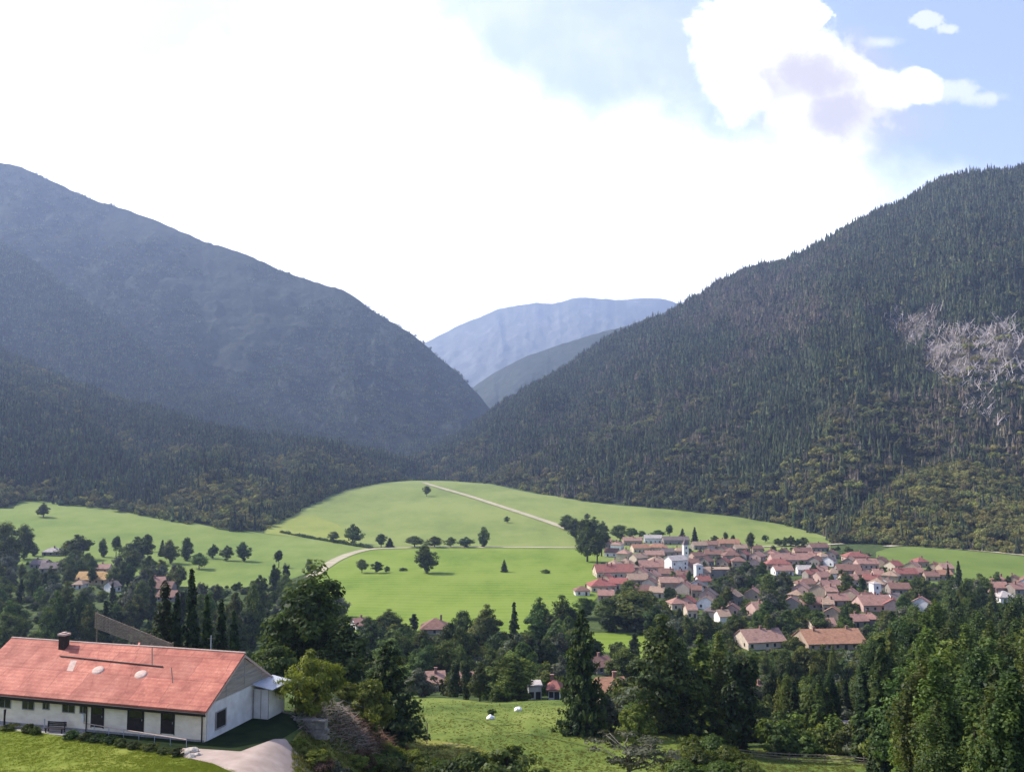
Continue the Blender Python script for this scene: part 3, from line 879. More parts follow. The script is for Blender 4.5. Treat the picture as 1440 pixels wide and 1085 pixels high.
def build_forests():
    col = proto_clumps(); rng = np.random.default_rng(11)

    def emit(name, label, P, idx, scl):
        n = len(P)
        forest_object(name, label, P, rng.uniform(0, 6.28, n), scl, idx, col)

    def inview(P, m=160):
        X, Y = pxs(P); return (X > -m) & (X < 1440 + m)
    # right mountain
    P, u, v = SH['right'].scatter(34000, rng)
    k = inview(P); P, u, v = P[k], u[k], v[k]
    X, Y = pxs(P)
    n = len(P); idx = rng.integers(0, 6, n)
    r = fbm(P[:, 0] / 140, P[:, 1] / 140, 4, 3)
    dry = 1.1 * np.exp(-((X - 1060) / 130) ** 2 - ((Y - 430) / 60) ** 2) + 0.35 * (fbm(P[:, 0] / 420, P[:, 1] / 420, 45, 3) > 0.55) + 0.7 * np.exp(-((X - 1400) / 90) ** 2 - ((Y - 560) / 90) ** 2)
    q = rng.random(n) < dry * 0.8 * (r > 0.42); idx[q] = rng.integers(6, 9, q.sum())
    b = rng.random(n) < (0.10 + 0.85 * sstep(0.50, 0.60, r) * sstep(0.75, 0.2, v)); b |= (v < 0.08) & (rng.random(n) < 0.7)
    idx[b & ~q] = rng.integers(9, 13, (b & ~q).sum())
    # the bleached windthrow scar
    sc = scar_value(X, Y)
    sd = sc > 0.55
    keep = ~sd | (rng.random(n) < 0.8)
    idx[sd] = np.where(rng.random(sd.sum()) < 0.72, rng.integers(13, 16, sd.sum()), rng.integers(6, 9, sd.sum()))
    pp = rng.random(n) < 0.5 * sstep(0.50, 0.62, fbm(P[:, 0] / 90, P[:, 1] / 90, 64, 3)) * sstep(0.5, 0.1, v); idx[pp] = rng.integers(20, 23, pp.sum())
    sclv = 0.42 + 0.9 * rng.random(n) ** 1.3
    P, idx, sclv = P[keep], idx[keep], sclv[keep]
    emit("forest", "dense dark conifer forest covering the right mountain, with a bleached scar of dead trunks", P, idx, sclv)
    # left front slope
    P, u, v = SH['front'].scatter(20000, rng); k = inview(P); P, u, v = P[k], u[k], v[k]; X, Y = pxs(P); n = len(P)
    idx = rng.integers(0, 6, n)
    r = fbm(P[:, 0] / 120, P[:, 1] / 120, 14, 3)
    tongue = np.exp(-((X - 330) / 90) ** 2 - ((Y - 705) / 34) ** 2)
    b = rng.random(n) < np.clip(0.16 + 1.1 * tongue + 0.7 * sstep(0.46, 0.58, r) + 0.5 * (v < 0.06), 0, 1)
    idx[b] = rng.integers(9, 13, b.sum())
    pt = b & (rng.random(n) < 0.25 + 0.6 * tongue); idx[pt] = rng.integers(20, 23, pt.sum())
    emit("forest", "dark conifer forest with paler broadleaf patches on the lower left slope", P, idx, 0.42 + 0.8 * rng.random(n) ** 1.2)
    # knoll
    P, u, v = SH['knoll'].scatter(3400, rng, 1.25); n = len(P)
    q = fbm(P[:, 0] / 28, P[:, 1] / 28, 6, 3); k = (q > 0.36) | (rng.random(n) < 0.3); P, u, v, q = P[k], u[k], v[k], q[k]; n = len(P)
    idx = np.where((q > 0.42) | (rng.random(n) < 0.5), rng.integers(20, 23, n), rng.integers(9, 13, n)); e = rng.random(n) < 0.02 + 0.35 * (v > 0.92) + 0.5 * (u < 0.14) + 0.4 * (u > 0.86) + 0.12 * (q > 0.62); idx[e] = rng.integers(0, 9, e.sum())
    emit("forest", "rounded olive broadleaf wood on the knoll above the narrow field", P, idx, 0.32 + 0.7 * rng.random(n) ** 1.4)
    # spur and the far left side: larger groups, thinner
    P, u, v = SH['spur'].scatter(16000, rng); k = inview(P); P = P[k]; n = len(P)
    emit("forest", "hazy blue forest cloaking the spur below the left mountain", P, rng.integers(16, 20, n), rng.uniform(0.6, 1.0, n))
    P, u, v = SH['back'].scatter(26000, rng); k = inview(P); P, v = P[k], v[k]; n = len(P)
    k = rng.random(n) < np.clip(1.15 - v * 0.9, 0.12, 1) * (fbm(P[:, 0] / 300, P[:, 2] / 200, 24, 4) > 0.40); P = P[k]; n = len(P)
    emit("forest", "faint hazy forest mottling the tall left mountain", P, rng.integers(16, 20, n), rng.uniform(0.45, 0.8, n))
    # woods on the level ground at the valley head and along the field edges
    X = rng.uniform(380, 1000, 2600); Y = rng.uniform(660, 700, 2600)
    top = np.interp(X, [380, 430, 480, 540, 620, 690, 740, 800, 900, 1000], [738, 711, 690, 677.5, 675, 678, 689, 698, 707, 714])
    Y = top - rng.random(len(X)) ** 1.5 * 8 - 0.3
    P = hit(X, Y); P[:, 2] -= 1; n = len(P)
    idx = np.where(rng.random(n) < 0.55, rng.integers(9, 13, n), rng.integers(0, 6, n))
    emit("forest", "belt of mixed woodland edging the top of the pale meadow", P, idx, rng.uniform(0.45, 0.9, n))
    X = rng.uniform(1172, 1262, 300); Y = 764 - rng.random(300) * 12
    P = hit(X, Y); n = len(P); P[:, 2] -= 1
    emit("forest", "dark bushy trees in the corner between the meadow and the knoll", P, rng.integers(9, 13, n), rng.uniform(0.5, 0.95, n))
# ================================================================== individual trees
def trunk_mesh(name, h, r, mat, rng, limbs=0, spread=2.0, top=0.85, lean=0.02):
    mb = MB()
    pts = [(0, 0, -0.4)]; rs = [r * 1.35]
    for k in range(1, 8):
        f = k / 7
        pts.append((rng.normal(0, lean * h * f), rng.normal(0, lean * h * f), h * top * f)); rs.append(r * (1 - f) ** 0.8 + 0.03)
    mb.path(pts, rs, 7)
    for k in range(limbs):
        f = rng.uniform(0.28, 0.8); i = int(f * 7); p = np.array(pts[i]); a = rng.uniform(0, 6.28)
        L = spread * (1.1 - f * 0.6)
        q1 = p + np.array([math.cos(a) * L * 0.5, math.sin(a) * L * 0.5, L * 0.35]); q2 = p + np.array([math.cos(a) * L, math.sin(a) * L, L * 0.85])
        mb.path([p, q1, q2], [rs[i] * 0.6, rs[i] * 0.35, 0.025], 5)
    return mb.mesh(name, mat, True)


def crown_spruce(name, mat, rng, H=10.0, R=2.2, n_leaf=11000, droop=0.35, base=0.05, power=0.8, size=0.26, ragged=0.25):
    """whorls of drooping sprays"""
    cs, ns, tn, sz = [], [], [], []
    whorls = int(H * 3.0)
    per = n_leaf / sum((1 - k / whorls) + 0.08 for k in range(whorls))
    for k in range(whorls):
        f = k / whorls
        z = H * (base + (1 - base) * f); rr = R * ((1 - f) ** power) + 0.06
        nb = max(5, int(11 * (1 - f) + 4))
        m = int(per * ((1 - f) + 0.08) / nb) + 1
        for b in range(nb):
            a = rng.uniform(0, 2 * PI); L = rr * rng.uniform(1 - ragged * 1.4, 1 + ragged)
            s = rng.random(m) ** 0.6
            lat = rng.normal(0, 0.11 * L + 0.03, m) * (1.15 - s)
            x = math.cos(a) * s * L - math.sin(a) * lat; y = math.sin(a) * s * L + math.cos(a) * lat
            zz = z - droop * L * s ** 1.5 + 0.15 * L * s ** 4 + rng.normal(0, 0.05 + 0.02 * L, m) - rng.random(m) * 0.16 * s
            cs.append(np.stack([x, y, zz], 1))
            nn = np.stack([math.cos(a) * 0.55 + rng.normal(0, 0.4, m), math.sin(a) * 0.55 + rng.normal(0, 0.4, m), 0.75 + rng.normal(0, 0.35, m)], 1)
            ns.append(nn); t0 = rng.uniform(0.05, 0.75)
            tn.append(np.clip(t0 + 0.3 * s ** 2 + rng.normal(0, 0.12, m), 0, 1)); sz.append(size * rng.uniform(0.6, 1.25, m) * (0.75 + 0.35 * (1 - f)))
    V, Q = leaf_quads(np.concatenate(cs), np.concatenate(ns), np.concatenate(sz), rng, 1.9)
    return mesh_np(name, V, Q, None, mat, np.concatenate(tn))


def crown_leafy(name, mat, rng, H=10.0, R=3.5, low=0.2, clumps=90, per=130, size=0.28, shape=1.0, csize=0.9, hollow=0.45, lobes=5, flat=1.0, droopy=0.0):
    """leaf clumps on limbs, gathered into lobes with gaps between them"""
    cs, ns, tn = [], [], []
    zc = H * (low + (1 - low) * 0.5); hz = H * (1 - low) * 0.5
    lob = []
    for k in range(lobes):
        d = rng.normal(size=3); d /= np.linalg.norm(d)
        lob.append((d * np.array([R * 0.5, R * 0.5, hz * 0.55]), rng.uniform(0.5, 0.75), rng.uniform(-0.15, 0.15)))
    for k in range(clumps):
        d = rng.normal(size=3); d /= np.linalg.norm(d)
        o, sc, lt = lob[k % lobes]
        rr = hollow + (1 - hollow) * rng.random() ** 0.5
        z = o[2] + d[2] * hz * sc * rr
        f = (z + hz) / (2 * hz)
        w = (1 - abs(2 * f - 1) ** 2.2) ** 0.5 if shape == 1.0 else np.clip((1 - f) ** shape * 1.25, 0.1, 1) * min(1, 0.4 + f * 5)
        w = w if np.isfinite(w) else 0.1
        c = np.array([o[0] + d[0] * R * sc * rr, o[1] + d[1] * R * sc * rr, zc + z])
        c[:2] *= max(w, 0.15) * 1.08
        m = int(per * rng.uniform(0.5, 1.3))
        e = rng.normal(size=(m, 3)); e /= np.linalg.norm(e, axis=1)[:, None]
        rad = csize * rng.uniform(0.6, 1.25)
        p = c + e * rad * (rng.random(m) ** 0.4)[:, None] * np.array([1.15, 1.15, 0.75 * flat])
        if droopy: p[:, 2] -= droopy * rng.random(m) ** 2 * rad * 2
        cs.append(p)
        out = c - np.array([0, 0, zc * 0.9]); out = out / (np.linalg.norm(out) + 1e-6)
        ns.append(e * 0.8 + out * 0.6 + rng.normal(0, 0.45, (m, 3)) + np.array([0, 0, 0.3]))
        t0 = np.clip(0.45 + lt + rng.normal(0, 0.17), 0.05, 0.95)
        tn.append(np.clip(t0 + rng.normal(0, 0.13, m), 0, 1))
    C = np.concatenate(cs)
    V, Q = leaf_quads(C, np.concatenate(ns), size * rng.uniform(0.6, 1.3, len(C)), rng, 1.5)
    return mesh_np(name, V, Q, None, mat, np.concatenate(tn))


TREES = {}
KINDS = {}
PLACED = []           # (x, y, radius) of trees and houses already standing
PROT = []             # picture boxes of things that must stay in sight: (x0, y0, x1, y1, distance)


def make_tree_kinds():
    rng = np.random.default_rng(3)
    bark = simple_mat("bark", (0.03, 0.022, 0.016), (0.10, 0.078, 0.058), 3.0, 0.95, 0.1, (1, 1, 0.25), bmp=0.5)
    grey = simple_mat("grey_bark", (0.10, 0.09, 0.075), (0.26, 0.24, 0.20), 4.0, 0.95, 0.1, (1, 1, 0.3), bmp=0.4)
    spr = leaf_mat("spruce_needles", (0.010, 0.020, 0.006), (0.030, 0.052, 0.014), (0.080, 0.112, 0.028), 0.28, 0.30, 0.02)
    fir = leaf_mat("fir_needles", (0.013, 0.028, 0.006), (0.042, 0.072, 0.014), (0.11, 0.15, 0.030), 0.3, 0.28, 0.02)
    cyp = leaf_mat("cypress_sprays", (0.014, 0.024, 0.007), (0.044, 0.066, 0.017), (0.105, 0.135, 0.036), 0.28, 0.32, 0.025)
    oak = leaf_mat("dark_leaves", (0.024, 0.040, 0.008), (0.076, 0.112, 0.022), (0.175, 0.215, 0.050), 0.38, 0.38, 0.035)
    grn = leaf_mat("fresh_leaves", (0.08, 0.105, 0.014), (0.20, 0.235, 0.03), (0.36, 0.38, 0.065), 0.4, 0.15, 0.012)
    gry = leaf_mat("grey_leaves", (0.045, 0.056, 0.03), (0.12, 0.135, 0.075), (0.26, 0.265, 0.17), 0.2, 0.25, 0.025)
    olv = leaf_mat("olive_leaves", (0.035, 0.052, 0.009), (0.10, 0.138, 0.022), (0.21, 0.25, 0.045), 0.34, 0.28, 0.025)
    dry = leaf_mat("rusty_twigs", (0.05, 0.030, 0.016), (0.14, 0.082, 0.045), (0.25, 0.165, 0.10), 0.1, 0.2, 0.015)
    TREES.update(bark=bark, grey=grey, spr=spr, fir=fir, cyp=cyp, oak=oak, grn=grn, gry=gry, olv=olv, dry=dry)

    def kind(key, name, crown, trunk, H, width):
        KINDS.setdefault(key, []).append((name, crown, trunk, H, width))
    for i in range(2):
        kind('spruce', 'spruce_tree', crown_spruce("spruce_crown", spr, rng, 10, 2.1, 13000, 0.4, 0.04, 0.75), trunk_mesh("spruce_trunk", 10, 0.2, bark, rng), 10, 4.2)
        kind('fir', 'conifer_tree', crown_spruce("conifer_crown", fir, rng, 10, 2.6, 13000, 0.25, 0.03, 0.7, 0.25, 0.3), trunk_mesh("conifer_trunk", 10, 0.2, bark, rng), 10, 5.0)
    kind('tier', 'layered_conifer', crown_spruce("layered_crown", fir, rng, 10, 3.4, 15000, 0.12, 0.02, 0.62, 0.27, 0.32), trunk_mesh("layered_trunk", 10, 0.22, bark, rng), 10, 6.6)
    for i in range(3):
        kind('slim', 'slender_conifer', crown_spruce("slender_crown", spr, rng, 10, 1.25, 5200, 0.5, 0.05, 0.7, 0.34, 0.25), trunk_mesh("slender_trunk", 10, 0.14, bark, rng), 10, 2.4)
    for i in range(2):
        kind('cypress', 'cypress_tree', crown_leafy("cypress_crown", cyp, rng, 10, 1.1, 0.03, 60, 110, 0.27, 1.0, 0.55, 0.3, 4, 2.2), trunk_mesh("cypress_trunk", 10, 0.16, bark, rng), 10, 2.1)
    for i in range(3):
        kind('tall', 'tall_broadleaf', crown_leafy("tall_crown", oak, rng, 10, 2.6, 0.06, 120, 115, 0.24, 1.0, 0.75, 0.35, 7, 1.3), trunk_mesh("tall_trunk", 10, 0.22, bark, rng, 8, 2.0), 10, 4.8)
    kind('olive', 'olive_green_tree', crown_leafy("olive_crown", olv, rng, 10, 2.7, 0.05, 120, 115, 0.24, 1.0, 0.75, 0.35, 7, 1.3), trunk_mesh("olive_trunk", 10, 0.2, bark, rng, 8, 2.0), 10, 4.8)
    kind('olive', 'olive_green_tree', crown_leafy("olive_crown", olv, rng, 10, 2.2, 0.04, 110, 115, 0.24, 1.0, 0.7, 0.35, 6, 1.6), trunk_mesh("olive_trunk", 10, 0.2, bark, rng, 6, 1.8), 10, 4.2)
    for i in range(3):
        kind('round', 'broadleaf_tree', crown_leafy("round_crown", oak, rng, 8, 3.4, 0.12, 80, 70, 0.36, 1.0, 0.95, 0.4, 6), trunk_mesh("round_trunk", 8, 0.22, bark, rng, 7, 2.4), 8, 6.6)
    for i in range(2):
        kind('grey', 'grey_leaved_tree', crown_leafy("grey_crown", gry, rng, 8, 3.0, 0.1, 75, 70, 0.36, 1.0, 0.9, 0.4, 6), trunk_mesh("grey_trunk", 8, 0.18, grey, rng, 7, 2.2), 8, 5.8)
    for i in range(2):
        kind('poplar', 'poplar_tree', crown_leafy("poplar_crown", oak, rng, 10, 1.8, 0.08, 75, 70, 0.34, 1.0, 0.75, 0.35, 5, 1.8), trunk_mesh("poplar_trunk", 10, 0.16, bark, rng, 4, 1.4), 10, 3.4)
    feath = {'olv': olv, 'fir': fir, 'oak': oak, 'cyp': cyp}
    for i, mk in enumerate(('olv', 'oak', 'fir', 'olv', 'cyp')):
        kind('column', 'columnar_tree', crown_leafy("columnar_crown", feath[mk], rng, 10, 1.25 + 0.12 * (i % 3), 0.02, 130, 105, 0.17, 1.0, 0.5, 0.35, 8, 2.6, 0.25), trunk_mesh("columnar_trunk", 10, 0.14, bark, rng, 5, 0.9), 10, 2.6)
    for i, mk in enumerate(('olv', 'fir', 'oak')):
        kind('plume', 'feathery_conifer', crown_spruce("feathery_crown", feath[mk], rng, 10, 1.7, 12000, 0.55, 0.02, 0.62, 0.21, 0.35), trunk_mesh("feathery_trunk", 10, 0.15, bark, rng), 10, 3.4)
    kind('pale', 'light_green_tree', crown_leafy("pale_crown", grn, rng, 7, 4.0, 0.22, 95, 130, 0.25, 1.0, 0.8, 0.55, 8, 0.6, 0.5), trunk_mesh("pale_trunk", 7, 0.2, grey, rng, 9, 2.8), 7, 7.6)
    for i in range(2):
        kind('bush', 'bush', crown_leafy("bush_crown", olv, rng, 2.6, 1.9, 0.0, 60, 110, 0.17, 1.0, 0.45, 0.5, 6), trunk_mesh("bush_stem", 2.6, 0.06, bark, rng, 6, 0.9), 2.6, 3.7)
    kind('palebush', 'light_bush', crown_leafy("light_bush_crown", grn, rng, 3.2, 1.7, 0.0, 70, 120, 0.16, 1.0, 0.42, 0.45, 7, 1.2), trunk_mesh("light_bush_stem", 3.2, 0.06, grey, rng, 6, 0.9), 3.2, 3.4)
    kind('darkbush', 'dark_bush', crown_leafy("dark_bush_crown", oak, rng, 2.6, 1.9, 0.0, 60, 110, 0.18, 1.0, 0.45, 0.5, 6), trunk_mesh("dark_bush_stem", 2.6, 0.06, bark, rng, 6, 0.9), 2.6, 3.7)
    kind('drybush', 'dry_bush', crown_leafy("dry_bush_crown", dry, rng, 2.0, 2.0, 0.0, 60, 120, 0.14, 1.0, 0.45, 0.4, 6, 0.8), trunk_mesh("dry_bush_stem", 2.0, 0.05, grey, rng, 8, 0.9), 2.0, 3.8)
    kind('greybush', 'grey_bush', crown_leafy("grey_bush_crown", gry, rng, 2.4, 1.9, 0.0, 60, 110, 0.16, 1.0, 0.45, 0.45, 6), trunk_mesh("grey_bush_stem", 2.4, 0.05, grey, rng, 7, 0.9), 2.4, 3.7)
    kind('wispy', 'wispy_grey_tree', crown_leafy("wispy_crown", gry, rng, 6, 2.6, 0.3, 44, 60, 0.2, 1.0, 0.6, 0.5, 7, 0.4), trunk_mesh("wispy_trunk", 6, 0.13, grey, rng, 14, 2.6), 6, 5.0)


NTREE = 0


def plant(key, P, h, w=None, label="", group=None, cat="tree", rz=None):
    """one tree as its own thing with crown and trunk"""
    global NTREE
    name, crown, trunk, H, W = random.choice(KINDS[key])
    r = empty(name, (P[0], P[1], P[2] - 0.03 * h), random.uniform(0, 6.28) if rz is None else rz, label, cat, group)
    sz = h / H; sx = sz if w is None else w / W
    r.scale = (sx, sx, sz)
    link("crown", crown, r); link("trunk" if 'bush' not in key else "stem", trunk, r)
    PLACED.append((P[0], P[1], max(0.5 * W * sx, 0.8)))
    NTREE += 1
    return r


def plant_px(key, X, Yb, h_px, w_px=None, label="", group=None, cat="tree"):
    P = hit1(X, Yb)
    d = P[1]
    return plant(key, P, h_px * d / F, None if w_px is None else w_px * d / F, label, group, cat)


def plant_at(key, X, d, Ytop, w_px, label="", group=None, cat="tree"):
    """a tree standing on the ground at a given distance, its top reaching a photo row"""
    a = at_depth(X, Ytop, d); g = float(ground(a[0], d))
    return plant(key, (a[0], d, g), a[2] - g, w_px * d / F, label, group, cat)


def protect(X0, Y0, X1, Y1, d):
    PROT.append((X0, Y0, X1, Y1, d))


def blocked(X, Yb, h_px, w_px, d):
    x0, x1, y0, y1 = X - w_px * 0.42, X + w_px * 0.42, Yb - h_px * 0.95, Yb
    for (a, b, c, e, dd) in PROT:
        if d < dd:
            ox = min(x1, c) - max(x0, a); oy = min(y1, e) - max(y0, b)
            if ox > 0 and oy > 0 and ox * oy > 0.22 * (c - a) * (e - b): return True
            if ox > 0 and oy > 0 and ox > 0.6 * (x1 - x0) and oy > 0.35 * (y1 - y0): return True
    return False


def fill(poly, n, kinds, hpx, label_of, group, mind=0.8, wf=(0.9, 1.2), seed=1, tries=60, lim=None):
    """grow up to n trees with their feet inside a picture outline laid on the ground, clear of houses and kept views"""
    rng = random.Random(seed)
    xs = [p[0] for p in poly]; ys = [p[1] for p in poly]

    def inside(x, y):
        c = False; j = len(poly) - 1
        for i in range(len(poly)):
            if (ys[i] > y) != (ys[j] > y) and x < (xs[j] - xs[i]) * (y - ys[i]) / (ys[j] - ys[i]) + xs[i]: c = not c
            j = i
        return c
    keys = [k for k, w in kinds for _ in range(w)]
    done = 0
    for _ in range(n * tries):
        if done >= n: break
        X = rng.uniform(min(xs), max(xs)); Y = rng.uniform(min(ys), max(ys))
        if not inside(X, Y): continue
        key = rng.choice(keys)
        f = (Y - min(ys)) / (max(ys) - min(ys) + 1e-6)
        hp = (hpx[0] + (hpx[1] - hpx[0]) * f) * rng.uniform(0.78, 1.22)
        if lim is not None:
            hp = min(hp, Y - np.interp(X, *lim) - rng.random() ** 2 * 30)
            if hp < 38: continue
        P = hit1(X, Y); d = P[1]
        h = hp * d / F
        H, W = KINDS[key][0][3], KINDS[key][0][4]
        w = h * W / H * rng.uniform(*wf)
        w = min(w, 9.5)
        if any(abs(P[0] - a) < 30 and (P[0] - a) ** 2 + (P[1] - b) ** 2 < ((r + w * 0.5) * mind) ** 2 for a, b, r in PLACED): continue
        if blocked(X, Y, hp, w * F / d, d): continue
        plant(key, P, h, w, label_of(key), group)
        done += 1
    print("fill", group, done, "of", n)
    return done


# ================================================================== the farmhouse
def build_farmhouse():
    wallm = simple_mat("limewash", (0.72, 0.605, 0.43), (0.90, 0.79, 0.60), 0.9, 0.9, 0.1, (1, 1, 2.0), bmp=0.15, lo=0.25, hi=0.6)
    sidem = simple_mat("pale_render", (0.58, 0.56, 0.52), (0.78, 0.76, 0.72), 0.9, 0.9, 0.1, bmp=0.15)
    board = simple_mat("weathered_boards", (0.25, 0.22, 0.175), (0.43, 0.38, 0.31), 1.2, 0.9, 0.1, (0.4, 0.4, 6), bmp=0.3)
    darkw = simple_mat("dark_timber", (0.012, 0.009, 0.008), (0.035, 0.025, 0.02), 3.0, 0.7, 0.3)
    glass, t, b = new_mat("window_glass"); b.inputs['Base Color'].default_value = (0.012, 0.013, 0.015, 1); b.inputs['Roughness'].default_value = 0.12; b.inputs['Specular IOR Level'].default_value = 0.6
    brick = simple_mat("sooty_brick", (0.022, 0.018, 0.015), (0.075, 0.055, 0.045), 5.0, 0.9, 0.1)
    pale = simple_mat("pale_cap", (0.42, 0.30, 0.24), (0.60, 0.46, 0.38), 4.0, 0.85)
    metal = simple_mat("sheet_metal", (0.30, 0.32, 0.35), (0.46, 0.48, 0.51), 1.4, 0.5, 0.4, bmp=0.05)
    trim = simple_mat("grey_trim", (0.22, 0.21, 0.19), (0.36, 0.34, 0.31), 3.0)
    # roof: felted sheets with seams, faded and patched
    roofm, t, b = new_mat("faded_red_roof")
    v = obj_co(t)
    n1 = t.noise(v, 0.5, 7, 0.68); n2 = t.noise(v, 3.5, 6, 0.7)
    sx = t.new('ShaderNodeSeparateXYZ'); t.l.new(v, sx.inputs[0])
    c = t.ramp(n1, [(0.34, (0.28, 0.080, 0.056)), (0.50, (0.45, 0.148, 0.098)), (0.66, (0.60, 0.235, 0.155))])
    c = t.mix(t.math('MULTIPLY', t.sstep(n2, 0.45, 0.75), 0.35), c, (0.72, 0.36, 0.22))
    br = t.new('ShaderNodeTexBrick', offset=0.43, ins={'Scale': 1.0, 'Mortar Size': 0.045, 'Mortar Smooth': 0.6, 'Brick Width': 3.1, 'Row Height': 2.4, 'Color1': (1, 1, 1, 1), 'Color2': (0.70, 0.68, 0.70, 1), 'Mortar': (0.52, 0.45, 0.45, 1), 'Bias': 0.0})
    wv = t.noise(v, 0.9, 3, 0.5)
    vv = t.new('ShaderNodeVectorMath', operation='ADD'); t.l.new(v, vv.inputs[0])
    cxyz = t.new('ShaderNodeCombineXYZ', ins={0: t.math('MULTIPLY', wv, 0.7), 1: t.math('MULTIPLY', n2, 0.25), 2: 0.0}); t.l.new(cxyz.outputs[0], vv.inputs[1])
    t.l.new(vv.outputs[0], br.inputs[0])
    c = t.mix(0.85, c, br.outputs[0], 'MULTIPLY')
    rows = t.new('ShaderNodeTexWave', wave_type='BANDS', bands_direction='Y', ins={'Scale': 0.85, 'Distortion': 1.0, 'Detail': 3.0}); t.l.new(v, rows.inputs[0])
    c = t.mix(t.math('MULTIPLY', rows.outputs[0], 0.22), c, (0.24, 0.055, 0.045))
    cr = t.noise(t.mapping(v, (1.3, 0.7, 1)), 1.1, 8, 0.75, 0.6)
    crack = t.math('SUBTRACT', 1.0, t.sstep(t.math('ABSOLUTE', t.math('SUBTRACT', cr, 0.5)), 0.0, 0.014))
    crack = t.math('MULTIPLY', crack, t.sstep(n1, 0.45, 0.6))
    c = t.mix(t.math('MULTIPLY', crack, 0.8), c, (0.16, 0.06, 0.05))
    t.l.new(c, b.inputs['Base Color']); b.inputs['Roughness'].default_value = 0.75
    bump(t, b, t.math('ADD', rows.outputs[0], t.math('MULTIPLY', n2, 0.8)), 0.25, 0.03)

    Z0 = 54.87
    O = Vector((-27.0, 80.0, Z0)); rz = math.radians(-15.2)
    ca, sa = math.cos(rz), math.sin(rz)
    root = empty("farmhouse", O, rz, "long white farmhouse with a faded red roof beside the lawn", "house")
    W, EH, RH = 11.0, 3.22, 6.62
    PLACED.append((-39, 87, 16))

    def lx(X, yl=0.0):
        """local x on the front wall plane (local y = yl) seen at photo column X"""
        s = (X - 720) / F
        # world = O + R*(x, yl): x*ca - yl*sa + Ox = s * (Oy + x*sa + yl*ca)
        return (s * (O.y + yl * ca) - O.x + yl * sa) / (ca - s * sa)

    def lz(X, Y, yl=0.0):
        x = lx(X, yl); wy = O.y + x * sa + yl * ca
        dx, dy, dz = rays(X, Y); return CZ + float(dz / dy) * wy - O.z
    L = -lx(36, 6.0) - 0.45
    hw = W / 2
    mb = MB()
    gp = [(0, -0.8), (W, -0.8), (W, EH), (hw, RH - 0.35), (0, EH)]
    mb.prism(gp, 'x', -L, -0.0)
    mb.build("wall", wallm, root)
    # gable cladding, two board fields
    mb = MB(); mb.prism([(0.06, EH - 0.02), (W - 0.06, EH - 0.02), (W - 0.06, EH + 0.05), (hw, RH - 0.42), (0.06, EH + 0.03)], 'x', 0.004, 0.10)
    clad = mb.build("gable_cladding", board, root)
    tag(clad, "weathered brown board cladding in the gable")
    mb = MB(); mb.box(0.104, 0.16, 3.0, W - 2.3, 4.35, 4.47); mb.box(0.104, 0.16, 4.6, W - 3.9, 5.3, 5.4)
    for yb in (3.0, 6.0, 9.0): mb.box(0.104, 0.13, yb, yb + 0.1, EH, EH + 1.3 if yb < 5 or yb > 8 else EH + 3.0)
    mb.build("batten", trim, root)
    mb = MB(); mb.box(0.004, 0.07, 0.25, W - 0.1, -0.8, EH - 0.10); mb.build("side_wall", sidem, root)
    # roof slopes with real thickness
    sl = (RH - EH) / hw; ov = 0.55
    roof = None
    for side in (-1, 1):
        mb = MB()
        ye = hw + side * (hw + ov); ze = EH - sl * ov
        poly = [(hw, RH), (ye, ze), (ye, ze - 0.16), (hw, RH - 0.16)]
        mb.prism(poly, 'x', -L - 0.5, 0.45 if side < 0 else 0.14)
        o = mb.build("roof", roofm, root)
        if roof is None: roof = o
    mb = MB(); mb.path([(-L - 0.5, hw, RH + 0.01), (-L * 0.6, hw, RH - 0.02), (-L * 0.3, hw, RH + 0.02), (0.47, hw, RH + 0.01)], 0.09, 6); mb.build("ridge_cap", pale, roof)
    # verge boards, fascia, gutter
    mb = MB()
    for side in (-1, 1):
        ye = hw + side * (hw + ov + 0.02); ze = EH - sl * (ov + 0.02)
        mb.prism([(hw, RH - 0.17), (ye, ze - 0.17), (ye, ze - 0.36), (hw, RH - 0.40)], 'x', 0.38, 0.452)
    mb.build("verge_board", pale, root)
    mb = MB(); mb.box(-L - 0.5, 0.37, -ov + 0.03, -ov + 0.12, EH - sl * ov - 0.50, EH - sl * ov - 0.165); mb.build("fascia", darkw, root)
    mb = MB(); mb.path([(-L - 0.5, -ov - 0.02, EH - sl * ov - 0.22), (0.40, -ov - 0.02, EH - sl * ov - 0.26)], 0.075, 8); mb.build("gutter", darkw, root)
    mb = MB(); mb.box(-L, 0.3, -ov + 0.125, -0.02, EH - sl * ov - 0.20, EH - sl * ov - 0.165); mb.build("soffit", darkw, root)
    # chimney
    xc, yc = lx(103, hw - 0.6) , hw - 0.7
    zr = RH - sl * 0.7
    mb = MB(); mb.box(xc - 0.36, xc + 0.36, yc - 0.32, yc + 0.32, zr - 0.6, zr + 1.15); ch = mb.build("chimney", brick, roof)
    mb = MB(); mb.box(xc - 0.45, xc + 0.45, yc - 0.41, yc + 0.41, zr + 1.152, zr + 1.34)
    mb.box(xc - 0.2, xc + 0.2, yc - 0.2, yc + 0.2, zr + 1.342, zr + 1.46); mb.build("chimney_cap", pale, roof)
    # bar across the slope and the two roof patches
    def on_roof(X, Y):
        # meet the view direction with the front slope plane, in local coordinates
        dx, dy, dz = (float(q) for q in rays(X, Y))
        o = Vector((0, 0, CZ)) - O; R = Matrix.Rotation(-rz, 3, 'Z')
        o = R @ o; d = R @ Vector((dx, dy, dz))
        # plane z = EH + sl*y
        t_ = (EH + sl * o.y - o.z) / (d.z - sl * d.y)
        return o + d * t_
    a, b_ = on_roof(84, 923), on_roof(229, 938)
    mb = MB(); mb.bar(a + Vector((0, 0, 0.09)), b_ + Vector((0, 0, 0.09)), 0.055, n=6)
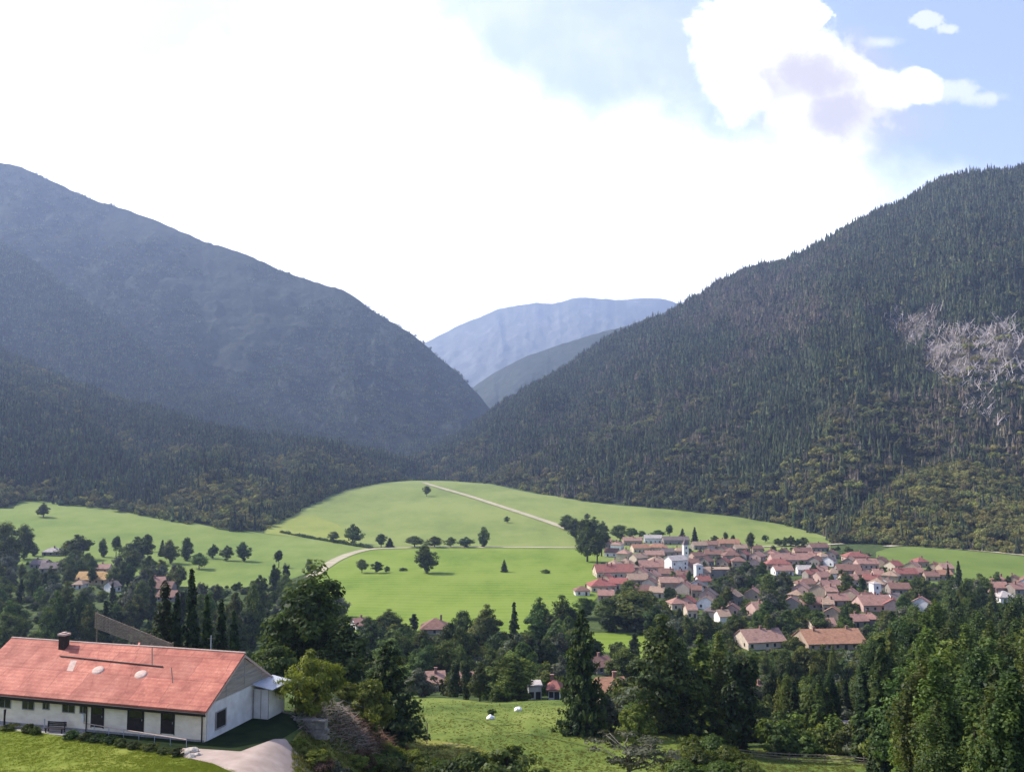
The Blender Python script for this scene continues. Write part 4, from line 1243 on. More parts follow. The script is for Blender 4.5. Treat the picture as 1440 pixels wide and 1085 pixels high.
    for f in (0.02, 0.25, 0.5, 0.75, 0.98):
        p = a.lerp(b_, f); mb.bar(p - Vector((0, 0, 0.02)), p + Vector((0, 0, 0.09)), 0.03, n=5)
    mb.build("snow_guard_bar", darkw, roof)
    for X, Y in ((138, 942), (198, 948)):
        p = on_roof(X, Y)
        mb = MB(); V = []; n = 14
        for ring, (s, hh) in enumerate(((1.0, 0.0), (0.96, 0.06), (0.6, 0.085), (0.0, 0.10))):
            for k in range(n):
                an = 2 * PI * k / n; xx = math.cos(an) * 0.62 * s; yy = math.sin(an) * 0.42 * s
                V.append((p.x + xx, p.y + yy, p.z + sl * yy + hh))
        Q = [(r_ * n + k, r_ * n + (k + 1) % n, (r_ + 1) * n + (k + 1) % n, (r_ + 1) * n + k) for r_ in range(3) for k in range(n)]
        mb.add(V, Q); mb.build("roof_dome", pale, roof, True)
    # faded repair strips laid on the sheets
    for (x0, y0, x1, y1, w) in ((98, 943, 104, 928, 0.35), (214, 935, 214, 905, 0.06), (243, 960, 241, 938, 0.05), (125, 975, 141, 905, 0.07), (175, 972, 196, 903, 0.10)):
        a = on_roof(x0, y0); c_ = on_roof(x1, y1); dv = (c_ - a).normalized(); sd = Vector((1, 0, 0)) * w
        up = Vector((0, -sl, 1)).normalized() * 0.012
        mb = MB(); V = [a - sd + up, a + sd + up, c_ + sd + up, c_ - sd + up]; V += [q - up * 1.6 for q in V]
        mb.add([tuple(q) for q in V], [(0, 1, 2, 3), (0, 4, 5, 1), (1, 5, 6, 2), (2, 6, 7, 3), (3, 7, 4, 0)])
        mb.build("roof_patch" if w > 0.2 else "roof_seam", pale if w > 0.2 else (darkw if w < 0.065 else roofm), roof)
    # windows and doors on the front
    def opening(X0, X1, Y0, Y1, door, yl=0.0):
        x0, x1 = lx(X0, yl), lx(X1, yl); z1 = lz(X0, Y0, yl); z0 = lz(X0, Y1, yl)
        mb = MB(); fw = 0.07
        for q in ((x0 - fw, x0, z0 - fw, z1 + fw), (x1, x1 + fw, z0 - fw, z1 + fw)): mb.box(q[0], q[1], yl - 0.05, yl - 0.002, q[2], q[3])
        mb.box(x0, x1, yl - 0.05, yl - 0.002, z1, z1 + fw)
        if not door: mb.box(x0, x1, yl - 0.09, yl - 0.002, z0 - fw, z0)
        o = mb.build("window" if not door else "door", trim if not door else darkw, root)
        mb = MB()
        if door:
            mb.box(x0 + 0.001, x1 - 0.001, yl - 0.03, yl - 0.003, max(z0, -0.02), z1 - 0.001)
            mb.build("door_leaf", darkw, o)
            mb = MB(); mb.box(x1 - 0.16, x1 - 0.1, yl - 0.07, yl - 0.031, (z0 + z1) / 2 - 0.08, (z0 + z1) / 2 + 0.08); mb.build("handle", trim, o)
            mb = MB(); mb.box(x0 + 0.12, x1 - 0.12, yl - 0.042, yl - 0.031, z0 + 1.15, z1 - 0.2); mb.build("door_pane", glass, o)
        else:
            mb.box(x0 + 0.001, x1 - 0.001, yl - 0.03, yl - 0.003, z0 + 0.001, z1 - 0.001); mb.build("pane", glass, o)
            mb = MB(); mb.box((x0 + x1) / 2 - 0.025, (x0 + x1) / 2 + 0.025, yl - 0.046, yl - 0.031, z0, z1); mb.build("mullion", trim, o)
        return o
    for q in ((-14, -2, 974, 990), (17, 32, 977, 993), (49, 64, 980, 995.5), (77, 85, 981.5, 995.5), (104, 120, 984.5, 999.5), (128, 136, 987, 1001)): opening(*q, False)
    for q in ((144, 160, 990, 1021), (194, 215, 994, 1026), (240, 257, 999, 1030)): opening(*q, True)
    for X in (137.5, 296):
        x = lx(X); mb = MB(); mb.path([(x, -0.1, EH - 0.35), (x, -0.08, 1.5), (x, -0.08, -0.5)], 0.055, 8); mb.build("downpipe", darkw, root)
    mb = MB(); mb.box(lx(131), lx(134.5), -0.16, -0.004, lz(131, 1014), lz(131, 1003)); mb.build("meter_box", sidem, root)
    mb = MB(); mb.box(-L, -0.02, -0.08, -0.003, -0.8, 0.22); mb.build("plinth", trim, root)
    mb = MB(); mb.box(-L, 0.2, -1.55, -0.085, -0.9, 0.03); mb.build("terrace", trim, root)
    # dark opening on the gable side with a shutter
    mb = MB(); mb.box(0.075, 0.12, 1.55, 3.0, 0.75, 2.15); g = mb.build("window", darkw, root); tag(g, "dark unglazed opening in the gable wall")
    mb = MB(); mb.box(0.121, 0.17, 1.45, 1.56, 0.65, 2.25); mb.box(0.121, 0.17, 3.0, 3.11, 0.65, 2.25); mb.box(0.121, 0.17, 1.56, 3.0, 2.15, 2.25); mb.box(0.121, 0.2, 1.56, 3.0, 0.65, 0.75); mb.build("frame", trim, g)
    # lean-to at the far end of the gable
    mb = MB(); mb.box(0.074, 1.7, 7.7, 10.8, -1.0, 2.75); lt = mb.build("lean_to", sidem, root)
    mb = MB(); mb.prism([(0.0, 3.18), (2.2, 2.80), (2.2, 2.88), (0.0, 3.26)], 'y', 7.3, 11.2)
    mb.V[0][:, 0] += 0.11; mb.build("lean_to_roof", metal, lt)
    mb = MB(); mb.box(0.9, 0.95, 7.66, 7.697, -0.2, 2.7); mb.box(1.72, 1.76, 7.66, 7.71, -0.6, 2.74); mb.build("door_joint", trim, lt)
    mb = MB(); mb.path([(0.16, 7.6, 2.7), (0.16, 7.6, -0.5)], 0.05, 6); mb.build("downpipe", trim, root)
    return O, rz, lx, lz, darkw, trim, pale, metal


def loc2w(O, rz, x, y, z):
    return Vector((O.x + x * math.cos(rz) - y * math.sin(rz), O.y + x * math.sin(rz) + y * math.cos(rz), O.z + z))
# ================================================================== village houses
ROOF = {'brick-red': (0.32, 0.11, 0.085), 'rust-brown': (0.235, 0.125, 0.09), 'pale terracotta': (0.45, 0.27, 0.20), 'pinkish': (0.41, 0.225, 0.17),
        'grey': (0.17, 0.155, 0.15), 'orange': (0.45, 0.23, 0.125), 'crimson': (0.36, 0.105, 0.085), 'pale grey': (0.55, 0.52, 0.48), 'tan': (0.42, 0.30, 0.20), 'ochre': (0.58, 0.36, 0.12)}
WALL = {'white': (0.78, 0.76, 0.72), 'cream': (0.66, 0.56, 0.43), 'tan': (0.45, 0.35, 0.26), 'stone': (0.33, 0.29, 0.25), 'pink': (0.58, 0.40, 0.34), 'ochre': (0.58, 0.42, 0.22)}
HM = {}
ROOF = {k: tuple(0.66 * a + 0.20 * b for a, b in zip(v, (0.30, 0.19, 0.155))) for k, v in ROOF.items()}
WALL = {k: (v if k == 'white' else tuple(0.85 * c for c in v)) for k, v in WALL.items()}


def house_mats():
    HM['wall'] = color_mat("house_render", 0.22, 0.6, 0.9)
    HM['roof'] = color_mat("roof_tiles", 0.38, 0.9, 0.85, stretch=(1, 2.2, 2.2))
    HM['dark'] = simple_mat("dark_opening", (0.012, 0.012, 0.013), (0.04, 0.036, 0.034), 2.0, 0.4, 0.4)
    HM['brick'] = simple_mat("chimney_brick", (0.16, 0.09, 0.07), (0.34, 0.20, 0.16), 3.0)
    HM['trim'] = simple_mat("pale_trim", (0.5, 0.47, 0.42), (0.7, 0.67, 0.6), 3.0)
    mb = MB(); mb.box(-0.55, 0.55, -0.04, -0.003, -0.7, 0.7); HM['w'] = mb.mesh("window", HM['dark'])
    mb = MB(); mb.box(-0.62, 0.62, -0.09, -0.041, -0.82, -0.70); HM['sill'] = mb.mesh("sill", HM['trim'])
    mb = MB(); mb.box(-0.6, 0.6, -0.05, -0.003, 0.0, 2.2); HM['d'] = mb.mesh("door", HM['dark'])


def house(name, P, w, d, eave, rise, rz, wallc, roofc, label, group, hip=False, chimneys=1, cat="house", seed=0, flat=False):
    rg = random.Random(seed)
    r = empty(name, P, rz, label, cat, group)
    x, y = w / 2, d / 2
    mb = MB()
    if flat: mb.box(-x, x, -y, y, -2.5, eave)
    elif hip: mb.box(-x, x, -y, y, -2.5, eave)
    else: mb.prism([(-y, -2.5), (y, -2.5), (y, eave), (0, eave + rise - 0.2), (-y, eave)], 'x', -x, x)
    o = mb.build("wall", HM['wall'], r); o.color = (*WALL[wallc], 1)
    ov = 0.6; mb = MB()
    if flat:
        mb.box(-x - 0.3, x + 0.3, -y - 0.3, y + 0.3, eave + 0.003, eave + 0.4)
    elif hip:
        e = eave - 0.15; hx = max(x - y, 0.4)
        a = [(-x - ov, -y - ov, e), (x + ov, -y - ov, e), (x + ov, y + ov, e), (-x - ov, y + ov, e), (-hx, 0, eave + rise), (hx, 0, eave + rise)]
        a += [(p[0], p[1], p[2] - 0.2) for p in a[:4]]
        mb.add(a, [(0, 1, 5, 4), (2, 3, 4, 5), (0, 6, 7, 1), (1, 7, 8, 2), (2, 8, 9, 3), (3, 9, 6, 0), (6, 9, 8, 7)], [(1, 2, 5), (3, 0, 4)])
    else:
        s = rise / y
        for k in (-1, 1):
            mb.prism([(0, eave + rise + 0.05), (k * (y + ov), eave - s * ov + 0.05), (k * (y + ov), eave - s * ov - 0.14), (0, eave + rise - 0.16)], 'x', -x - 0.4, x + 0.4)
    ro = mb.build("roof", HM['roof'], r); ro.color = (*ROOF[roofc], 1)
    for k in range(chimneys):
        cx = rg.uniform(-0.7, 0.7) * x; cy = rg.uniform(-0.3, 0.3) * y
        top = eave + (rise if not flat else 0.3)
        mb = MB(); mb.box(cx - 0.4, cx + 0.4, cy - 0.35, cy + 0.35, top - 1.2, top + 1.0); mb.box(cx - 0.5, cx + 0.5, cy - 0.45, cy + 0.45, top + 1.002, top + 1.15)
        mb.build("chimney", HM['brick'], ro)
    # openings on the long front and one gable, storey by storey
    st = max(1, int(eave // 2.7))
    nx = max(2, int(w // 3.4))
    door = rg.randrange(nx)
    for s_ in range(st):
        for k in range(nx):
            wx = -x + w * (k + 0.5) / nx
            if s_ == 0 and k == door:
                q = link("door", HM['d'], r, (wx, -y, 0.02))
            elif rg.random() < 0.85:
                q = link("window", HM['w'], r, (wx, -y, 1.5 + s_ * 2.75)); link("sill", HM['sill'], q)
        for k in (-0.25, 0.25):
            for side in (-1, 1):
                if rg.random() < 0.5:
                    q = link("window", HM['w'], r, (side * x, k * d, 1.5 + s_ * 2.75)); q.rotation_euler = (0, 0, side * PI / 2); link("sill", HM['sill'], q)
    return r


# photo column, foot row, width in photo pixels, eave height m, depth m, turn deg, wall, roof, shape
RIGHT = [
    (868, 774, 20, 5, 9, 70, 'white', 'pale terracotta', ''), (889, 767, 26, 4.5, 9, 4, 'tan', 'pale terracotta', ''), (918, 764, 24, 5, 8, -4, 'white', 'pale grey', ''),
    (950, 766, 36, 4.5, 9, 3, 'stone', 'grey', ''), (900, 777, 24, 4, 9, 12, 'cream', 'orange', ''), (925, 776, 26, 4, 9, -8, 'cream', 'orange', ''),
    (983, 773, 20, 4, 9, 10, 'stone', 'tan', ''), (1000, 772, 20, 4, 9, -12, 'pink', 'rust-brown', ''), (1024, 770, 30, 4, 10, 4, 'tan', 'orange', ''), (1045, 777, 26, 4, 9, 8, 'stone', 'tan', ''),
    (878, 788, 22, 5.2, 9, 62, 'cream', 'pale terracotta', ''), (898, 793, 20, 4.5, 9, 30, 'cream', 'tan', ''), (920, 787, 26, 4, 9, 0, 'tan', 'pale terracotta', ''), (938, 783, 18, 4, 8, 14, 'stone', 'grey', ''),
    (1003, 786, 24, 4, 9, -6, 'stone', 'rust-brown', ''), (1028, 788, 24, 4, 9, 6, 'stone', 'rust-brown', ''), (980, 789, 18, 4, 8, 25, 'pink', 'rust-brown', ''),
    (863, 813, 54, 4, 15, 5, 'cream', 'brick-red', ''), (915, 805, 34, 4, 12, 3, 'pink', 'pinkish', ''), (937, 815, 20, 4, 9, -10, 'stone', 'rust-brown', ''),
    (846, 833, 36, 3.6, 12, 8, 'cream', 'crimson', ''), (870, 829, 24, 3.6, 9, -14, 'cream', 'crimson', ''), (896, 823, 28, 3.6, 10, 6, 'stone', 'tan', ''), (917, 821, 22, 4.8, 9, 58, 'cream', 'pale terracotta', ''), (940, 828, 26, 4, 9, 2, 'tan', 'pale terracotta', ''),
    (818, 838, 20, 3, 7, 6, 'white', 'rust-brown', ''), (852, 844, 22, 3, 8, -5, 'pink', 'pinkish', ''), (903, 838, 24, 3.2, 8, 12, 'tan', 'rust-brown', ''), (925, 841, 20, 3.4, 8, -22, 'cream', 'tan', ''),
    (1011, 812, 32, 5, 12, 2, 'stone', 'tan', 'flat'), (952, 858, 22, 3.5, 8, 10, 'cream', 'pinkish', ''), (968, 856, 16, 3.5, 8, 60, 'pink', 'crimson', ''), (1030, 852, 20, 5, 9, 50, 'stone', 'tan', ''), (1016, 877, 16, 3.6, 8, 8, 'white', 'tan', ''),
    (1112, 794, 58, 4, 13, 2, 'pink', 'pinkish', ''), (1094, 801, 34, 4, 10, -3, 'tan', 'brick-red', ''), (1150, 776, 26, 4, 10, 10, 'stone', 'rust-brown', ''), (1128, 782, 24, 4, 9, 0, 'tan', 'rust-brown', ''), (1100, 809, 26, 3.5, 9, 6, 'white', 'pinkish', ''), (1131, 808, 20, 3.5, 8, -6, 'white', 'pale grey', ''),
    (1203, 790, 32, 4, 11, 3, 'pink', 'brick-red', ''), (1218, 800, 28, 4, 10, 0, 'pink', 'pinkish', ''), (1192, 810, 32, 4, 11, -4, 'stone', 'rust-brown', ''),
    (1156, 820, 20, 4, 9, 20, 'pink', 'pinkish', ''), (1166, 832, 30, 3.4, 9, 14, 'stone', 'pinkish', ''), (1135, 829, 30, 3.4, 9, 0, 'cream', 'rust-brown', ''), (1193, 824, 24, 4, 9, 6, 'cream', 'pinkish', ''), (1225, 823, 22, 3.6, 9, -12, 'pink', 'brick-red', ''),
    (1257, 803, 18, 4, 9, 30, 'cream', 'crimson', ''), (1272, 815, 30, 4, 10, 3, 'tan', 'brick-red', ''), (1292, 813, 24, 4, 9, 4, 'cream', 'pinkish', ''), (1325, 815, 22, 3.6, 8, 6, 'tan', 'orange', ''), (1309, 817, 18, 3.4, 8, -8, 'tan', 'rust-brown', ''),
    (1246, 829, 14, 4, 8, 40, 'white', 'tan', ''), (1263, 836, 28, 3.6, 9, -3, 'stone', 'rust-brown', ''), (1121, 850, 18, 5, 8, 52, 'cream', 'tan', ''), (1141, 857, 30, 3.2, 9, 2, 'stone', 'pinkish', ''), (1177, 852, 26, 3.2, 9, 5, 'stone', 'pinkish', ''),
    (1228, 860, 44, 3.6, 13, 4, 'pink', 'pinkish', ''), (1205, 882, 22, 3.2, 8, 10, 'stone', 'pinkish', ''), (1224, 880, 18, 3.2, 8, -16, 'stone', 'pinkish', ''), (1172, 872, 16, 3.6, 8, 60, 'tan', 'orange', ''),
    (1155, 888, 34, 2.6, 9, 4, 'cream', 'pale terracotta', ''), (1068, 914, 58, 3.2, 13, 14, 'cream', 'pale terracotta', ''), (1166, 914, 84, 3.0, 16, 6, 'tan', 'orange', ''),
    (1412, 848, 24, 3.2, 9, 4, 'white', 'pale grey', ''), (1402, 834, 24, 3.4, 9, -6, 'pink', 'pinkish', ''), (1430, 836, 24, 3.4, 9, 12, 'stone', 'pinkish', ''),
]
def more_houses():
    """the small crowded houses between the measured ones"""
    rg = random.Random(77)
    zones = [((848, 1000), (768, 842), 22), ((985, 1065), (776, 800), 9), ((1085, 1170), (783, 800), 8), ((1105, 1300), (808, 866), 16), ((1185, 1330), (796, 818), 8), ((1395, 1445), (826, 842), 3), ((950, 1080), (835, 880), 7)]
    for (xa, xb), (ya, yb), n in zones:
        k = 0
        for _ in range(n * 40):
            if k >= n: break
            X = rg.uniform(xa, xb); Y = rg.uniform(ya, yb)
            if xa == 848 and X < 848 + (842 - Y) * -0.2 + max(0, 800 - Y) * 0.5: continue
            w = rg.uniform(13, 22)
            if any(abs(X - h[0]) < (w + h[2]) * 0.40 and abs(Y - h[1]) < 6.5 for h in RIGHT): continue
            RIGHT.append((round(X, 1), round(Y, 1), round(w, 1), rg.uniform(3, 4.6), rg.uniform(7, 10), rg.choice([rg.uniform(-18, 22), rg.uniform(45, 70)]), rg.choice(['cream', 'tan', 'stone', 'pink', 'tan', 'white']), rg.choice(['brick-red', 'rust-brown', 'rust-brown', 'pinkish', 'tan', 'pale terracotta', 'grey']), '')); k += 1


LEFTV = [
    (75, 782, 24, 3, 9, 4, 'stone', 'pale grey', ''), (145, 806, 20, 3, 8, 6, 'cream', 'pale terracotta', ''), (133, 822, 42, 3, 13, 2, 'ochre', 'ochre', ''), (77, 806, 34, 3, 10, 12, 'stone', 'grey', ''), (58, 800, 22, 3, 9, -10, 'stone', 'grey', ''),
    (113, 828, 14, 2.6, 8, 0, 'white', 'tan', ''), (158, 833, 16, 3.4, 8, 58, 'white', 'grey', ''), (230, 834, 28, 3, 10, 4, 'stone', 'rust-brown', ''), (237, 846, 26, 2.8, 9, -6, 'stone', 'rust-brown', ''), (224, 825, 18, 3, 8, 12, 'pink', 'pinkish', ''),
]
MIDV = [
    (612, 893, 38, 2.8, 12, 2, 'stone', 'rust-brown', ''), (506, 888, 20, 3, 8, 30, 'white', 'pinkish', ''), (612, 972, 24, 3, 8, 10, 'cream', 'pale terracotta', ''), (660, 974, 24, 3.2, 8, -4, 'pink', 'pinkish', ''),
    (751, 983, 18, 3.4, 5, 4, 'white', 'pale grey', 'flat'), (780, 983, 15, 2.9, 5, -6, 'white', 'brick-red', ''), (858, 990, 36, 3.0, 8, 8, 'tan', 'orange', ''), (1068, 985, 20, 2.8, 5, 10, 'pink', 'pinkish', 'hip'), (842, 948, 28, 2.8, 8, 30, 'stone', 'rust-brown', ''),
]
ORD = ['first', 'second', 'third', 'fourth', 'fifth', 'sixth', 'seventh', 'eighth', 'ninth', 'tenth', 'eleventh', 'twelfth', 'thirteenth', 'fourteenth', 'fifteenth', 'sixteenth', 'seventeenth', 'eighteenth', 'nineteenth'] + [a + b for a in ('twenty', 'thirty', 'forty') for b in ('', '-first', '-second', '-third', '-fourth', '-fifth', '-sixth', '-seventh', '-eighth', '-ninth')]
ORD = [{'twenty': 'twentieth', 'thirty': 'thirtieth', 'forty': 'fortieth'}.get(o, o) for o in ORD]


def place_houses(lst, where, group, cuts, rows, seed0):
    band = lambda h: sum(h[1] >= c for c in cuts)
    for i, h in enumerate(lst):
        X, Y, wpx, eave, dep, turn, wc, rc, kind = h
        mates = sorted([k for k in lst if band(k) == band(h)], key=lambda k: k[0])
        o = ORD[mates.index(h)]
        P = hit1(X, Y); d = P[1]
        w = wpx * d / F
        if abs(turn) > 40: w = w * 0.85; dep = max(dep, w * 0.9)
        rise = min(dep, 14) * 0.30
        size = 'long' if w > 17 else 'small' if w < 9.5 else 'mid-sized'
        lab = f"{size} {wc} {'building' if w > 20 else 'house'} with {rc} roof, {o} from left in {where}'s {rows[band(h)]} row"
        nm = {'white': 'white_house', 'stone': 'stone_house'}.get(wc, 'village_house')
        # the photo's foot row is the front wall's: set the house centre back by half its depth
        c, s = math.cos(math.radians(turn)), math.sin(math.radians(turn))
        off = dep / 2 * abs(c) + w / 2 * abs(s)
        px, py = P[0] * (1 + off / d), d + off
        Pc = (px, py, float(ground(px, py)) + 0.1)
        if Pc[2] > P[2] + 1.5: Pc = (px, py, P[2] + 1.0)
        house(nm, Pc, w, dep, eave, rise, math.radians(turn), wc, rc, lab, group, hip=(kind == 'hip' or (i * 7 + seed0) % 5 == 0), chimneys=0 if kind == 'flat' else (2 if w > 20 else 1), seed=seed0 + i, flat=(kind == 'flat'))
        PLACED.append((px, py, 0.42 * max(w, dep)))
        hpx = (eave + rise) * F / d
        protect(X - wpx * 0.5, Y - hpx, X + wpx * 0.5, Y - hpx * 0.15, d)


def build_village():
    house_mats()
    more_houses()
    place_houses(RIGHT, "big village", "houses of the big village", [781, 803, 826, 846, 870], ['top', 'second', 'third', 'fourth', 'fifth', 'lowest'], 100)
    place_houses(LEFTV, "hamlet", "houses of the small hamlet", [815], ['upper', 'lower'], 300)
    place_houses(MIDV, "tree belt", "houses half hidden in the tree belt", [900, 960], ['upper', 'middle', 'lower'], 500)
    # the white three storey house and two white towers
    P = hit1(951, 806); d = P[1]
    house("white_house", P, 13, 9, 9.6, 2.6, math.radians(24), 'white', 'pale grey', "tall white three storey house with dark windows in the big village's middle", "houses of the big village", seed=7, chimneys=0)
    PLACED.append((P[0], P[1], 8)); protect(938, 783, 964, 806, d)
    for (X, Y, lab, w, h) in ((964, 789, "slender white church tower with a pointed cap above the big village", 3.8, 12.5), (1231, 844, "plain white square tower among pinkish roofs east of the church", 4.6, 9.5), (982, 812, "narrow white gatehouse tower beside the flat stone building", 4.6, 8.5)):
        P = hit1(X, Y); r = empty("tower", P, 0.2, lab, "tower")
        mb = MB(); mb.box(-w / 2, w / 2, -w / 2, w / 2, -2, h); o = mb.build("wall", HM['wall'], r); o.color = (*WALL['white'], 1)
        mb = MB(); q = w / 2 + 0.3
        hh = 4.5 if h > 12 else 1.2
        mb.add([(-q, -q, h + 0.01), (q, -q, h + 0.01), (q, q, h + 0.01), (-q, q, h + 0.01), (0, 0, h + hh)], [(0, 3, 2, 1)], [(0, 1, 4), (1, 2, 4), (2, 3, 4), (3, 0, 4)])
        o = mb.build("roof", HM['roof'], r); o.color = (*ROOF['grey' if h > 12 else 'pale grey'], 1)
        for z in (h - 2.2, h - 6):
            if z > 2: link("window", HM['w'], r, (0, -w / 2, z))
        PLACED.append((P[0], P[1], 4)); protect(X - 5, Y - h * F / P[1], X + 5, Y - 4, P[1])


# ================================================================== foreground pieces
def rock(name, P, r, mat, seed, label, group=None, squash=0.7, cat="boulder"):
    bm = bmesh.new(); bmesh.ops.create_icosphere(bm, subdivisions=3, radius=1.0)
    rg = np.random.default_rng(seed); sx, sy = rg.uniform(0.8, 1.25, 2)
    o = rg.uniform(0, 50, 3)
    for v in bm.verts:
        c = v.co
        n = float(fbm(np.array(c.x * 1.1 + o[0] + c.z), np.array(c.y * 1.1 + o[1] - c.z * 0.7), seed, 3))
        v.co = Vector((c.x * sx, c.y * sy, c.z * squash)) * r * (0.62 + 0.8 * n)
    me = bpy.data.meshes.new(name); bm.to_mesh(me); bm.free(); me.materials.append(mat)
    x = link(name, me); x.location = (P[0], P[1], P[2] + r * squash * 0.45); x.rotation_euler = (0, 0, rg.uniform(0, 6))
    return tag(x, label, cat, group)


def build_foreground(fh):
    O, rz, lx, lz, darkw, trim, pale, metal = fh
    L = lambda x, y, z=0: loc2w(O, rz, x, y, z)
    wood = simple_mat("silvered_wood", (0.15, 0.118, 0.08), (0.34, 0.28, 0.20), 2.0, 0.9, 0.1, (1, 1, 6), bmp=0.3)
    stone = simple_mat("pale_stone", (0.26, 0.235, 0.19), (0.52, 0.47, 0.40), 2.5, 0.9, 0.1, bmp=0.4)
    white = simple_mat("white_stone", (0.80, 0.79, 0.76), (0.90, 0.89, 0.87), 3.0)
    gstone = simple_mat("grey_fieldstone", (0.13, 0.12, 0.105), (0.30, 0.28, 0.245), 2.0, 0.95, 0.1, bmp=0.5)
    # pale rocks at the end of the hedge
    for i, (X, Y, r) in enumerate([(262, 1061, 0.55), (270, 1058, 0.75), (268, 1066, 0.6), (278, 1063, 0.5)]):
        rock("boulder", hit1(X, Y), r * 0.62, stone, 20 + i, ["smallest pale boulder touching the hedge end", "broad cream boulder at the back of the drive corner heap", "low cream boulder at the lawn side of the heap", "dusky pale boulder nearest the gravel drive"][i], "pale boulders by the drive")
    for i, (X, Y, r) in enumerate([(690, 1011, 0.62), (728, 999.5, 0.6)]):
        rock("boulder", hit1(X, Y), r, white, 40 + i, ["lower white boulder in the rough meadow with a dark tuft behind", "upper white boulder in the rough meadow near the tree edge"][i], "white boulders in the meadow", 0.95)
    plant_px('darkbush', 692, 1005.5, 9, 12, "tiny dark bush just behind the lower white boulder", None, "bush")
    # low dry stone wall end beside the brush heap
    P = hit1(436, 1033); d = P[1]
    r = empty("stone_wall", P, math.radians(-14), "short rough dry stone wall end beside the yard and brush heap", "wall")
    rg = random.Random(4); mb = MB()
    for row in range(5):
        x = -1.5 + rg.uniform(0, 0.2)
        while x < 1.6:
            w = rg.uniform(0.3, 0.6); z = row * 0.32 - 0.25
            mb.box(x, x + w - 0.03, -0.3 + rg.uniform(-0.05, 0.05), 0.3, z, z + 0.29 + rg.uniform(-0.02, 0.02)); x += w
    mb.build("stones", gstone, r)
    mb = MB(); x = -1.6
    while x < 1.6:
        w = rg.uniform(0.4, 0.7); mb.box(x, x + w - 0.04, -0.38, 0.36, 1.37, 1.50 + rg.uniform(0, 0.06)); x += w
    mb.build("cap_stones", gstone, r)
    # brush heap: grey cut branches and a rusty stripe
    for (Xs, Ys, Xe, Ye, n, matk, lab, hgt) in ((424, 1026, 515, 1050, 1500, 'grey', "heap of grey cut branches beside the stone wall", 2.3), (462, 1026, 572, 1056, 1500, 'dry', "rusty brown heap of dead brushwood on the bank", 1.9)):
        r_ = np.random.default_rng(int(Xs)); A = hit1(Xs, Ys); B = hit1(Xe, Ye)
        C0 = (A + B) / 2; r = empty("brush_heap", C0, 0, lab, "brush heap"); mb = MB()
        twm = simple_mat("cut_twigs" if matk == 'grey' else "rusty_brush", *(((0.14, 0.115, 0.09), (0.36, 0.30, 0.245)) if matk == 'grey' else ((0.11, 0.058, 0.034), (0.30, 0.17, 0.105))), 1.5)
        ax = (B - A)[:2]; ln = np.linalg.norm(ax); ax = ax / ln
        for k in range(n):
            s = r_.uniform(-0.5, 0.5); env = math.sqrt(max(0.03, 1 - (2 * s) ** 2))
            q = r_.normal(0, 0.9) * env
            x = ax[0] * s * ln - ax[1] * q; y = ax[1] * s * ln + ax[0] * q
            z = float(ground(C0[0] + x, C0[1] + y)) - C0[2] + max(0, hgt * env * math.exp(-(q / 1.3) ** 2)) * r_.uniform(0.1, 1.0)
            a = r_.uniform(0, 6.28); l = r_.uniform(0.5, 1.5); t_ = r_.uniform(-0.25, 0.35)
            mb.bar((x, y, z), (x + math.cos(a) * l, y + math.sin(a) * l, z + l * t_), 0.035, 0.012, 3)
        mb.build("branches", twm, r)
        # withered sprays on the heap
        cs = []; 
        for k in range(2600):
            s = r_.uniform(-0.5, 0.5); env = math.sqrt(max(0.03, 1 - (2 * s) ** 2)); q = r_.normal(0, 0.9) * env
            x = ax[0] * s * ln - ax[1] * q; y = ax[1] * s * ln + ax[0] * q
            cs.append((x, y, float(ground(C0[0] + x, C0[1] + y)) - C0[2] + max(0, hgt * env * math.exp(-(q / 1.3) ** 2)) * r_.uniform(0.3, 1.02)))
        V, Q = leaf_quads(np.array(cs), r_.normal(size=(2600, 3)) + np.array([0, 0, 0.8]), r_.uniform(0.12, 0.3, 2600), r_)
        link("withered_sprays", mesh_np("withered_sprays", V, Q, None, TREES['dry'] if matk == 'dry' else TREES['gry'], r_.random(2600) * (0.7 if matk == 'dry' else 0.5)), r)
    # white railing along the terrace below the farmhouse, a bench and a post
    A = hit1(92, 1023.5); B = hit1(262, 1052)
    r = empty("railing", A, 0, "thin pale metal railing along the farmhouse terrace edge", "railing")
    mb = MB(); n = 9
    pts = []
    for k in range(n):
        p = A + (B - A) * k / (n - 1); p[2] = ground(p[0], p[1]); q = p - A; pts.append(q)
        link("post", None) if False else None
        m2 = MB(); m2.bar((q[0], q[1], q[2] - 0.2), (q[0], q[1], q[2] + 0.72), 0.03, n=6); m2.build("post", metal, r)
    mb.path([(q[0], q[1], q[2] + 0.75) for q in pts], 0.04, 6); mb.build("rail", pale, r)
    P = hit1(77, 1030); r = empty("bench", P, math.radians(-9), "long dark low bench between the lawn shrubs and the farmhouse", "bench")
    mb = MB()
    for k in range(3): mb.box(-0.95, 0.95, -0.22 + k * 0.15, -0.1 + k * 0.15, 0.42, 0.46)
    mb.build("seat", darkw, r)
    mb = MB()
    for k in range(3): mb.box(-0.95, 0.95, 0.27, 0.31, 0.55 + k * 0.14, 0.66 + k * 0.14)
    mb.build("backrest", darkw, r)
    for x in (-0.8, 0.8):
        mb = MB(); mb.box(x - 0.04, x + 0.04, -0.2, -0.12, -0.1, 0.417); mb.box(x - 0.04, x + 0.04, 0.2, 0.265, -0.1, 0.98); mb.box(x - 0.03, x + 0.03, -0.12, 0.2, 0.34, 0.40); mb.build("leg", darkw, r)
    P = hit1(62, 1028); mb = MB(); mb.path([(0, 0, -0.2), (0.01, 0, 0.8), (0.0, 0.01, 1.15)], [0.05, 0.045, 0.06], 8); o = mb.build("marker_post", metal); o.location = P; tag(o, "short grey post standing beside the dark bench", "post")
